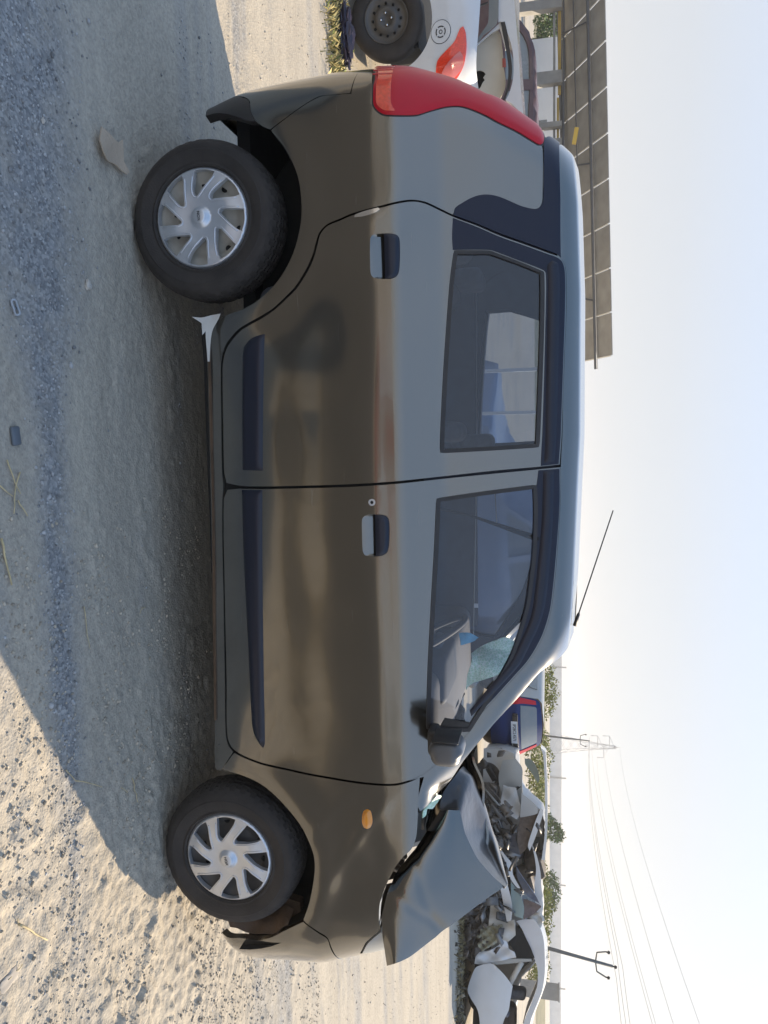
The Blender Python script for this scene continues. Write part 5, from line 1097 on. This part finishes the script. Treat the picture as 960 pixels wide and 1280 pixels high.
# scrap under and around it: too many scraps to count
def scraps(name, cx, cy, rx, ry, n_, s0, material, seed, zt=.3, **k):
    r_ = np.random.default_rng(seed); V = []; F = []
    for i in range(n_):
        a = r_.normal(size=(3, 3)); u, _, wt_ = np.linalg.svd(a); c_ = np.array([cx+r_.normal()*rx, cy+r_.normal()*ry, abs(r_.normal())*zt+.02]); L_ = s0*r_.uniform(.4, 1.6, 3)*np.array([1, .5, .12])
        b0 = len(V)
        for sx_, sy_, sz_ in ((-1,-1,-1),(1,-1,-1),(1,1,-1),(-1,1,-1),(-1,-1,1),(1,-1,1),(1,1,1),(-1,1,1)): V.append(c_+u@(L_*np.array([sx_, sy_, sz_])*r_.uniform(.6, 1.2, 3)))
        for q in ((3,2,1,0),(4,5,6,7),(0,1,5,4),(1,2,6,5),(2,3,7,6),(3,0,4,7)): F.append([b0+i_ for i_ in q])
    V = np.array(V); V[:, 2] = np.maximum(V[:, 2], .0)
    return link(name, fast_mesh(name, V, F), material, kind='stuff', **k)
scraps('scrap_litter', 8.85, 8.95, .35, .22, 160, .07, mat('mixed scrap', (.11,.09,.075), .6, metal=.3, island=.8, var=.4), 3, .14, label='broken scrap metal pieces heaped before the crushed wreck', cat='scrap')
scraps('roadside_litter', 10.3, 8.1, .7, .2, 220, .035, mat('litter', (.16,.14,.10), .8, island=.8), 4, .03, label='small dark litter in the weeds below the white wreck', cat='litter')

# ------------------------------------------------------------------ heap of other wrecks between it and the windscreen pillar
mw = empty('grey_scrap_car', (8.2,9.6,0), R(-18), label='dull grey stripped car body with torn wings, beside the dark blue hatchback', cat='car')
def mpn(name, key, y, material, **k): return panel(name, Plane(y, k.pop('relief', None)), B[key], material, k.pop('parent', mw), **k)
rel = lambda a, b_, s_=.03: (lambda u, v: s_*np.sin(u*a+1)*np.cos(v*b_))

mpn('rear_panel', 'm_panel', .25, M['silvercar'], relief=rel(6, 8), depth=.05, step=.05)
mpn('silver_wing', 'm_silver', .05, mat('light silver panel', (.42,.42,.41), .45, dust=.3), relief=rel(14, 16, .04), depth=.04, step=.04)
mpn('door_skin', 'm_white', .0, mat('grey white panel', (.40,.41,.41), .5, dust=.2), relief=rel(4, 5), depth=.05, step=.05)
mpn('windscreen', 'm_windscreen', .3, mat('green tinted glass', (.17,.24,.22), .15, coat=1), depth=.01, step=.08)
mpn('brown_inner_door', 'm_brown', .1, mat('brown door lining', (.13,.10,.08), .8, var=.3), relief=rel(7, 9), depth=.03, step=.05)
mpn('pale_edge_strip', 'm_whitestrip', .0, WP, depth=.05, step=.05)
mpn('pale_wing', 'm_pale2', .0, WP, depth=.06, step=.05)
mpn('roof_edge', 'm_roofline', -.0, WP, depth=.8, step=.05)
for kk in range(9):
    x0 = -1.25+.12*kk; tubeobj('bent_bar', [(x0,.1,.25+.03*kk),(x0+.25,.0,.55),(x0+.45,.1,.62+.04*(kk % 3))], .012+.008*(kk % 3), M['silvercar'] if kk % 2 else M['engine'], mw, n=6)
rounded('engine_lump', (.5,.5,.35), M['engine'], mw, loc=(-.95,.4,.35), bev=.08); rounded('gearbox_lump', (.35,.3,.3), M['rust'], mw, loc=(-.5,.3,.28), bev=.08)
q = empty('scrap_car', (8.15,10.9,0), R(-18), label='light silver dented scrap car standing behind the grey stripped one', cat='car')
simplecar(q, 2.7, 1.5, 1.34, mat('light silver dented paint', (.42,.43,.43), .45, metal=.3, dust=.4), M['greyglass'], seed=41, dents=.035)
q = empty('scrap_car', (10.1,10.6,0), R(-24), label='off white dented scrap car standing behind the torn white blades', cat='car')
simplecar(q, 3.4, 1.5, 1.30, mat('off white dented paint', (.52,.51,.48), .5, dust=.4), M['greyglass'], seed=42, dents=.04, flip=-1)
scraps('torn_metal', 7.9, 9.6, .45, .35, 260, .09, mat('dark torn metal', (.085,.075,.065), .5, metal=.4, island=.9), 8, .42, label='tangle of dark torn metal heaped over the grey wreck', cat='scrap')
tw = empty('torn_panel_wreck', (8.2,9.6,0), R(-18), label='crumpled wreck with long white torn blades and navy panel, left of the crushed white car', cat='car')
mpn('white_blade', 'm_blades', -.55, WP, relief=rel(5, 7, .05), depth=.03, step=.04, parent=tw)
mpn('white_blade', 'm_blades2', -.50, WP, relief=rel(8, 7, .04), depth=.03, step=.04, parent=tw)
mpn('navy_panel', 'm_navy', -.25, M['navy'], relief=rel(12, 10, .05), depth=.03, step=.04, parent=tw)
mpn('teal_panel', 'm_teal', -.40, M['teal'], relief=rel(9, 10), depth=.03, step=.04, parent=tw)
mpn('brown_hood', 'm_brownhood', -.35, mat('brown burnt hood', (.12,.085,.075), .6, var=.3), relief=rel(9, 10, .05), depth=.03, step=.04, parent=tw)
mpn('off_white_wing', 'm_offwhite', -.45, M['offwhite'], relief=rel(18, 14, .05), depth=.04, step=.03, parent=tw)
mpn('dented_corner', 'm_rock', -.2, M['offwhite'], relief=rel(30, 25, .05), depth=.05, step=.02, parent=tw)
for i, (a, z) in enumerate(B['m_fill']):
    lump = rounded(('crushed_core', 'engine_lump', 'folded_panel')[i % 3], (.42,.5,.30+.05*(i % 2)), M[('brown','engine','navy')[i % 3]], tw, loc=(a,.35+.08*(i % 3),max(z,.2)), bev=.09, shape=lambda c: (c.x+.06*math.sin(c.z*17+c.y*9), c.y, c.z+.05*math.sin(c.x*19)))
scraps('torn_sheet_metal', 8.75, 9.35, .40, .30, 240, .10, mat('torn dull sheet', (.16,.16,.16), .5, metal=.5, island=.9), 18, .36, label='tangle of dull torn sheet metal left of the crushed white car', cat='scrap')

# ------------------------------------------------------------------ dark blue and red hatchback
bh = empty('blue_hatchback', (6.6,11.6,0), R(20), label='dark blue hatchback with red tail lamps and white number plate, seen past the windscreen pillar', cat='car')
HBx = (min(q[0] for q in B['b_rear'])+max(q[0] for q in B['b_rear']))/2+.05
def bx(name, pts, y, material, parent=bh, **k): return panel(name, Plane(y, k.pop('relief', None)), pts, material, parent, **k)
rear = [(.78,.30),(.80,.62),(.72,.86),(.60,1.16),(.50,1.24),(0,1.28),(-.50,1.24),(-.60,1.16),(-.72,.86),(-.80,.62),(-.78,.30)]
rr_ = [(HBx+x, z) for x, z in rear]
class Hatch:
    def P(s, u, v):
        u = np.asarray(u, float); v = np.asarray(v, float); u, v = np.broadcast_arrays(u, v)
        return np.stack([u, .18*((u-HBx)/.8)**2+.45*np.clip(v-.80, 0, 9)-.05*np.exp(-((v-.45)/.15)**2), v], -1)
    N = _plane_N
HS = Hatch()
panel('tailgate', HS, rr_, M['duskblue'], bh, depth=.05, step=.06)
gl = [(HBx+x, z) for x, z in ((.56,.86),(.46,1.14),(.40,1.17),(-.40,1.17),(-.46,1.14),(-.56,.86))]
panel('rear_window', HS, gl, M['greyglass'], bh, off=.006, depth=.006, step=.1)
for sx_ in (1, -1):
    tl2 = [(HBx+sx_*x, z) for x, z in ((.60,.70),(.60,.86),(.50,1.16),(.58,1.15),(.71,.86),(.77,.66),(.70,.62))]
    panel('tail_lamp', HS, tl2, M['red'], bh, off=.010, depth=.02, step=.05)
panel('bumper', HS, [(HBx+x, z) for x, z in ((.80,.28),(.82,.50),(.74,.58),(-.74,.58),(-.82,.50),(-.80,.28))], M['duskblue'], bh, off=.04, depth=.05, step=.08)
bp_ = B['b_plate']; px0, px1 = bp_[0][0], bp_[2][0]; pz0, pz1 = min(q[1] for q in bp_)+.03, max(q[1] for q in bp_)+.03
pm_ = boxobj('number_plate', ((px0+px1)/2,-.11,(pz0+pz1)/2+.1), (px1-px0,.012,.12), M['platewhite'], bh)
textobj('plate_lettering', 'IP28CL4571', .088, M['ink'], pm_, Matrix.Translation(((px0+px1)/2,-.118,(pz0+pz1)/2+.1)) @ UPRIGHT)
boxobj('tailgate_grille', (HBx,-.02,.76), (.9,.05,.10), M['black'], bh, bevel=.01); boxobj('chrome_strip', (HBx+.25,-.05,.70), (.35,.02,.015), M['chrome'], bh)
# flank and roof running away from us, silver grey on the near left side
v, f = [], []
secs = [(0,1.0),(.35,1.0),(1.2,1.02),(2.2,1.0),(2.7,.9),(3.5,.78)]
ring_ = [(-.80,.30),(-.80,.62),(-.72,.88),(-.60,1.20),(-.50,1.27),(0,1.31),(.50,1.27),(.60,1.20),(.72,.88),(.80,.62),(.80,.30)]
for y, s_ in secs:
    for x, z in ring_:
        zz = z if y < 2.6 else min(z, .88); yy = y+.18*(x/.8)**2+(.45*max(0, z-.80) if y == 0 else 0); v.append((HBx+x, yy+.01, zz))
n_ = len(ring_)
for i in range(len(secs)-1):
    for j in range(n_-1): a = i*n_+j; f.append((a, a+n_, a+n_+1, a+1))
link('body_shell', mesh('body_shell', v, f), M['silvercar'], bh, smooth=True)
for sx_ in (-1,):
    for y0, y1 in ((.55,1.3),(1.38,2.2)):
        v = [(HBx-.745,y0,.90),(HBx-.745,y1,.90),(HBx-.625,y1,1.18),(HBx-.625,y0,1.18)]; v += [(a_+.02,b__,c__) for a_, b__, c__ in v]
        link('side_window', mesh('side_window', v, [(0,1,2,3),(7,6,5,4),(0,4,5,1),(1,5,6,2),(2,6,7,3),(3,7,4,0)]), M['greyglass'], bh)
for x in (-.70, .70):
    v, f = lathe([(0,0),(.17,0),(.27,-.01),(.29,.03),(.29,.15),(.2,.17)], 28); c = link('wheel', mesh('wheel', v, f), M['rubber'], bh, smooth=True); c.rotation_euler = (0,0,R(90)); c.location = (HBx+x,.65,.29)

# ------------------------------------------------------------------ far background: wall, shrubs, poles, pylon, wires
wall = empty('boundary_wall', (0,300,0), R(1), label='very long pale boundary wall across the hazy background', cat='wall')
for k_ in range(14):
    boxobj('wall_panel', (-160+46*k_,0,2.3), (45.8,.6,4.6), M['palewall'], wall)
    boxobj('wall_post', (-137+46*k_,-.6,3.2), (.45,.45,6.4), M['concrete'], wall)
bank = mesh('earth_bank', [(-120,60,-.02),(160,60,-.02),(160,64,.75),(-120,64,.75),(-120,70,.7),(160,70,.7),(-120,72,-.02),(160,72,-.02)], [(0,1,2,3),(3,2,5,4),(4,5,7,6)])
link('earth_bank', bank, mat('grassy bank', (.17,.155,.085), .95, var=.35, vs=.8), kind='structure')
def bush(name, x, y, z, blobs, n_, size, mt, label, seed, cat='shrub', trunk=None):
    t = empty(name, (x,y,z), label=label, cat=cat, group='shrubs and trees beyond the wrecks')
    tubeobj('trunk', [(0,0,-.3),(.05,0,.2),(0,.05,trunk or .45)], [.05,.04,.03], M['bark'], t, n=6)
    leafcloud('crown', blobs, n_, size, M[mt], t, seed=seed)
bush('shrub', 9.4, 22, 0, [(-.2,0,1.30,.55,.4,.38),(-.75,0,1.25,.4,.4,.30),(.35,0,1.22,.45,.4,.34)], 1500, .05, 'leafy', 'olive green shrub directly above the blue hatchback roof', 1)
bush('shrub', 12.2, 24, 0, [(0,0,1.0,1.0,.5,.45),(1.0,0,.95,.7,.5,.4)], 1500, .06, 'leafy', 'yellowish shrub right of the blue hatchback', 2)
bush('small_tree', 26.2, 45, 0, [(0,0,1.35,.75,.7,.75),(.3,0,1.9,.55,.5,.35),(-.5,0,1.0,.6,.5,.5)], 1300, .10, 'leaf', 'small dark green tree standing in front of the pale wall', 3, 'tree', 1.0)
bush('shrub', 30.2, 45, 0, [(0,0,1.4,1.2,.7,.55),(.9,0,1.2,.8,.6,.5)], 1200, .10, 'leaf', 'low dark bush right of the small tree', 4)
bush('shrub', 18.6, 25, 0, [(0,0,1.05,.9,.5,.50),(1.1,0,1.0,.9,.5,.45),(-1.0,0,.95,.7,.5,.35)], 2400, .06, 'leafy', 'bright yellow green bush above the torn panel wreck', 5)
bush('shrub', 10.6, 16.2, 0, [(0,0,.85,.5,.4,.34),(.5,0,.75,.5,.4,.35)], 1200, .045, 'leaf', 'dark green bush seen through the grey wreck windows', 6)
bush('shrub', 15.2, 25, 0, [(0,0,.95,.9,.5,.42),(.9,0,.85,.8,.5,.38),(-.9,0,.85,.7,.5,.35)], 2000, .06, 'leafy', 'yellow green scrub between the small tree and the blue hatchback', 7)
bush('shrub', 21.8, 26, 0, [(0,0,.95,.9,.5,.40),(.9,0,.80,.8,.5,.38),(-.9,0,.9,.7,.5,.35)], 2000, .06, 'leafy', 'yellow green scrub above the crushed white car, farthest right', 8)
# leaning electricity pole
def pole(name, x, y, base_z, top, rad, label, tilt=(0,0), arm=.5, n_ins=4):
    p = empty(name, (x,y,0), label=label, cat='electricity pole')
    tp = Vector((tilt[0],tilt[1],top)); tubeobj('mast', [(0,0,0), tp], [rad*1.25,rad*.8], M['polebody'], p, n=10)
    d = tp.normalized()
    for sx_ in (-1, 1):
        a0 = tp-d*arm*1.25; tubeobj('crossarm', [a0, a0+Vector((sx_*arm*.75,0,0))+d*arm*.1, a0+Vector((sx_*arm,0,0))+d*arm*.75], rad*.45, M['polebody'], p, n=6)
        q = a0+Vector((sx_*arm,0,0))+d*arm*.75; tubeobj('insulator', [q, q+d*arm*.12, q+d*arm*.14, q+d*arm*.30], [rad*.4,rad*.4,rad*1.0,rad*.7], M['ink'], p, n=8)
    tubeobj('insulator', [tp, tp+d*arm*.12, tp+d*arm*.14, tp+d*arm*.30], [rad*.4,rad*.4,rad*1.0,rad*.7], M['ink'], p, n=8)
    return p
pole('electricity_pole', 16.75, 20, 0, 3.3, .055, 'leaning grey electricity pole with curved crossarms above the white wreck', tilt=(.58,0), arm=.42)
pole('electricity_pole', 25.85, 60, 0, 4.25, .07, 'distant thin electricity pole in front of the lattice pylon', tilt=(.25,0), arm=.5)
gp = empty('concrete_stub', (17.3,18.5,0), label='short grey concrete stub wall behind the white wreck roof', cat='pillar'); boxobj('post', (0,0,.82), (.34,.3,1.70), M['concrete'], gp); boxobj('post_cap', (0,0,1.66), (.38,.34,.04), M['concrete'], gp)
# lattice pylon
py = empty('lattice_pylon', (124,300,0), R(-10), label='tall faint lattice pylon in the haze', cat='pylon')
v, f = [], []
H_ = 25.5; lv = np.linspace(0, H_, 9)
def hw(z): return 3.0*(1-z/H_)**1.3+.45
PM = mat('pale galvanised lattice', (.42,.42,.42), .6, metal=.2)
for sx_, sy_ in ((-1,-1),(1,-1),(1,1),(-1,1)):
    tubeobj('pylon_leg', [(sx_*hw(z), sy_*hw(z), z) for z in lv], .10, PM, py, n=4)
for i in range(len(lv)-1):
    z0_, z1_ = lv[i], lv[i+1]
    for a, b2 in (((-1,-1),(1,-1)),((1,-1),(1,1)),((1,1),(-1,1)),((-1,1),(-1,-1))):
        tube(v, f, [(a[0]*hw(z0_),a[1]*hw(z0_),z0_),(b2[0]*hw(z1_),b2[1]*hw(z1_),z1_)], .06, 3); tube(v, f, [(b2[0]*hw(z0_),b2[1]*hw(z0_),z0_),(a[0]*hw(z1_),a[1]*hw(z1_),z1_)], .06, 3)
link('lattice_bracing', mesh('lattice_bracing', v, f), PM, py, kind='stuff')
for z, sx_, L_ in ((18.5,-1,4.0),(23,-1,4.2),(20.8,1,4.3)):
    tubeobj('pylon_arm', [(0,0,z),(sx_*L_,0,z)], .12, PM, py, n=4); tubeobj('insulator_string', [(sx_*L_,0,z),(sx_*L_,0,z-2.6)], .13, PM, py, n=5); tubeobj('arm_stay', [(0,0,z+1.8),(sx_*L_,0,z)], .07, PM, py, n=4)
tubeobj('pylon_peak', [(0,0,H_-1),(0,0,H_+1.6)], [.35,.06], PM, py, n=4)
# overhead wires: sagging between the pylon, the pole and beyond
def wire(a, b2, sag, rad, label):
    a, b2 = Vector(a), Vector(b2); pts = []
    for i in range(25):
        t = i/24; p = a.lerp(b2, t); p.z -= sag*4*t*(1-t); pts.append(p)
    tubeobj('overhead_wire', pts, rad, M['wire'], None, n=4, label=label, cat='power line', group='overhead wires')
for dx, dz, nm_ in ((-4,16,'lowest faint wire from the left arm of the lattice pylon'),(-4,20.4,'faint wire from the upper left arm of the lattice pylon'),(4.3,18.2,'faint wire from the right arm of the lattice pylon'),(0,26.8,'highest faint wire, from the very tip of the lattice pylon')):
    wire((124+dx,300,dz), (72+dx*.3,60,dz*.55+6.5), 2.5, .03, nm_)
for dx, dz, nm_ in ((-.42,3.42,'left'),(.42,3.42,'right'),(0,3.60,'top')):
    wire((17.33+dx,20,dz), (26.1+dx,60,4.4), .35, .006, 'wire going back from the '+nm_+' insulator of the leaning pole to the thin pole'); wire((17.33+dx,20,dz), (16+dx*2,4,dz+.5), .2, .006, 'wire leaving the frame from the '+nm_+' insulator of the leaning pole')
# ------------------------------------------------------------------ small things lying on the dirt
def flat_on_ground(name, key, material, thick, lift, **k):
    pts = B[key]; c_ = np.mean(pts, 0)
    class G_:
        def P(s, u, v):
            u = np.asarray(u, float); v = np.asarray(v, float); u, v = np.broadcast_arrays(u, v)
            return np.stack([u, v, lift+.012*np.sin(u*22+v*9)*np.cos(v*19)+.0*u], -1)
        N = _plane_N
    return panel(name, G_(), pts, material, None, step=.012, est=.006, depth=thick, sharp=35, **k)
flat_on_ground('torn_cardboard', 'cardboard', M['cardboard'], .004, .022, label='torn piece of tan cardboard lying beside the rear wheel', cat='cardboard')
def rock(name, x, y, r, material, label, seed, cat='stone', flat=.6, lx=1.0):
    r_ = np.random.default_rng(seed); bm = bmesh.new(); bmesh.ops.create_icosphere(bm, subdivisions=3, radius=1); ph = r_.uniform(0, 6, 3)
    for q in bm.verts:
        c_ = q.co; k_ = 1+.18*math.sin(c_.x*3+ph[0])+.14*math.sin(c_.y*4+ph[1])+.10*math.sin(c_.z*6+c_.x*5+ph[2])
        q.co = Vector((c_.x*r*lx*k_, c_.y*r*k_, c_.z*r*flat*k_))
    me = bpy.data.meshes.new(name); bm.to_mesh(me); bm.free(); me.set_sharp_from_angle(angle=R(30))
    o = link(name, me, material, None, smooth=True, label=label, cat=cat); o.location = (x, y, gz(x, y)+r*flat*.5); o.rotation_euler.z = ph[0]; return o
(a, b_), (c_, d_) = B['white_stones']
rock('stone', a, b_, .012, M['stone'], 'small pale stone on the dirt below the rear wheel', 1, lx=1.5)
rock('stone', c_, d_, .009, M['stone'], 'pale pebble left of the torn cardboard', 2)
(a, b_), = B['ring']; v, f = [], []; tube(v, f, [(.022*math.cos(t), .012*math.sin(t), .004+.002*math.sin(3*t)) for t in np.linspace(0, 2*math.pi, 29)], .0032, 6, cap=False)
o = link('plastic_ring', mesh('plastic_ring', v, f), mat('grey plastic', (.36,.38,.40), .5), smooth=True, label='flattened grey plastic ring half pressed into the gravel', cat='ring'); o.location = (a, b_, gz(a, b_)+.003); o.rotation_euler.z = .4
(a, b_), = B['tile']
o = rounded('flat_stone', (.055,.034,.012), mat('blue grey slate', (.11,.125,.14), .6, var=.15), None, bev=.005, seg=2); tag(o, 'smooth blue grey rectangular stone bedded in the gravel', 'stone'); o.location = (a, b_, gz(a, b_)+.006); o.rotation_euler.z = .1
def twig(a, b2, r_, label, name='dry_stalk', mid=None, material='straw', cat='dry stalk'):
    pts = []; n_ = 7; k_ = random.uniform(-.008, .008)
    for i in range(n_):
        t = i/(n_-1); x = a[0]+(b2[0]-a[0])*t+k_*math.sin(math.pi*t); y = a[1]+(b2[1]-a[1])*t+k_*math.sin(math.pi*t)*.7
        pts.append((x, y, gz(x, y)+r_*1.3+.004))
    return tubeobj(name, pts, [r_*(1-.4*i/(n_-1)) for i in range(n_)], M[material], None, n=6, label=label, cat=cat)
T = B['twig_cross']
for i, lb_ in enumerate(('long dry stalk of the crossed straws in the gravel','short dry stalk crossing it in the gravel','pale bent stalk at the picture edge by the crossed straws','curved whitish stalk just past the crossed straws')):
    twig(T[2*i], T[2*i+1], .0022, lb_)
T = B['twigs']; lbs = ('brown twig at the picture edge beside the gravel','hair thin straw in the shade near the front door','short yellow straw near the sill','first half of the bent straw at the edge of the shade','second half of the bent straw at the edge of the shade','thin twig on sunlit dirt before the front wheel','tiny curved straw beside that twig','long pale stick lying on the sunlit dirt','short stub forked from the pale stick','thin stalk on the sunlit dirt near the picture corner')
for i, lb_ in enumerate(lbs):
    if 2*i+1 < len(T): twig(T[2*i], T[2*i+1], .0035 if i in (0, 7) else .0014 if i in (1, 2) else .0018, lb_)
T = B['flat_stone']
rock('stone', *T[0], .022, mat('flat dusty stone', (.36,.32,.27), .9, var=.2), 'flat dusty stone on the sunlit dirt in the picture corner', 5, flat=.3, lx=1.5)
rock('stone', *T[2], .012, M['stone'], 'small pale stone on the sunlit dirt before the front wheel', 6, flat=.5)
xy = np.stack([rng.uniform(1.0, 4.8, 34000), rng.uniform(-1.9, 1.2, 34000)], 1)
cm = vnoise(xy[:, 0]*4, xy[:, 1]*7, 61); xy = xy[(rng.random(len(xy)) < sm((cm-.35)/.4)*.9+.05)]
pebbles('dirt_clods', xy, .0016+.0065*rng.random(len(xy))**2.2, mat('dirt clods', (.41,.355,.275), .95, island=.35))
# other scrap cars out of view behind the camera, which the paintwork mirrors
for i, (x_, y_, rz_, cl_, lb_) in enumerate(((-4.2,-9.5,.1,(.35,.35,.35),'grey scrap car parked behind the photographer on the left'),(.6,-11,-.15,(.17,.05,.05),'red scrap car parked behind the photographer'),(5.6,-10,.2,(.50,.50,.50),'white scrap car parked behind the photographer on the right'))):
    q = empty('scrap_car', (x_,y_,0), rz_, label=lb_, cat='car', group='scrap cars behind the photographer')
    simplecar(q, 3.9, 1.6, 1.45, mat('scrap paint', cl_, .35, coat=.6, dust=.3), M['greyglass'], seed=20+i)
q = empty('scrap_car', (1.9,7.2,0), .55, label='dull blue scrap car seen through both rear side windows', cat='car', group='scrap cars seen through the windows')
simplecar(q, 3.9, 1.6, 1.34, mat('faded blue paint', (.16,.24,.36), .35, coat=.5, dust=.3), M['greyglass'], seed=31)
for i, x_ in enumerate((.1, .55, 1.1)):
    q = empty('marker_post', (x_,5.2+.25*i,0), label=('leftmost','middle','rightmost')[i]+' of the pale posts seen through the rear side windows', cat='post', group='pale posts seen through the windows'); boxobj('post', (0,0,.66), (.035,.05,1.34), M['palewall'], q); boxobj('post_cap', (0,0,1.34), (.06,.07,.03), M['concrete'], q)
# ------------------------------------------------------------------ hazy air
hz = boxobj('haze', (0,0,14.5), (1900,1900,31), None, kind='stuff')
HM = bpy.data.materials.new('thin haze'); HM.use_nodes = True; n = HM.node_tree.nodes; l = HM.node_tree.links; n.remove(n['Principled BSDF'])
pv = n.new('ShaderNodeVolumePrincipled'); pv.inputs['Color'].default_value = (1,1,1,1); pv.inputs['Density'].default_value = .0009; pv.inputs['Anisotropy'].default_value = .2
l.new(pv.outputs[0], n['Material Output'].inputs['Volume']); hz.data.materials.append(HM)
hz['label'] = 'thin pale haze filling the air over the whole yard'
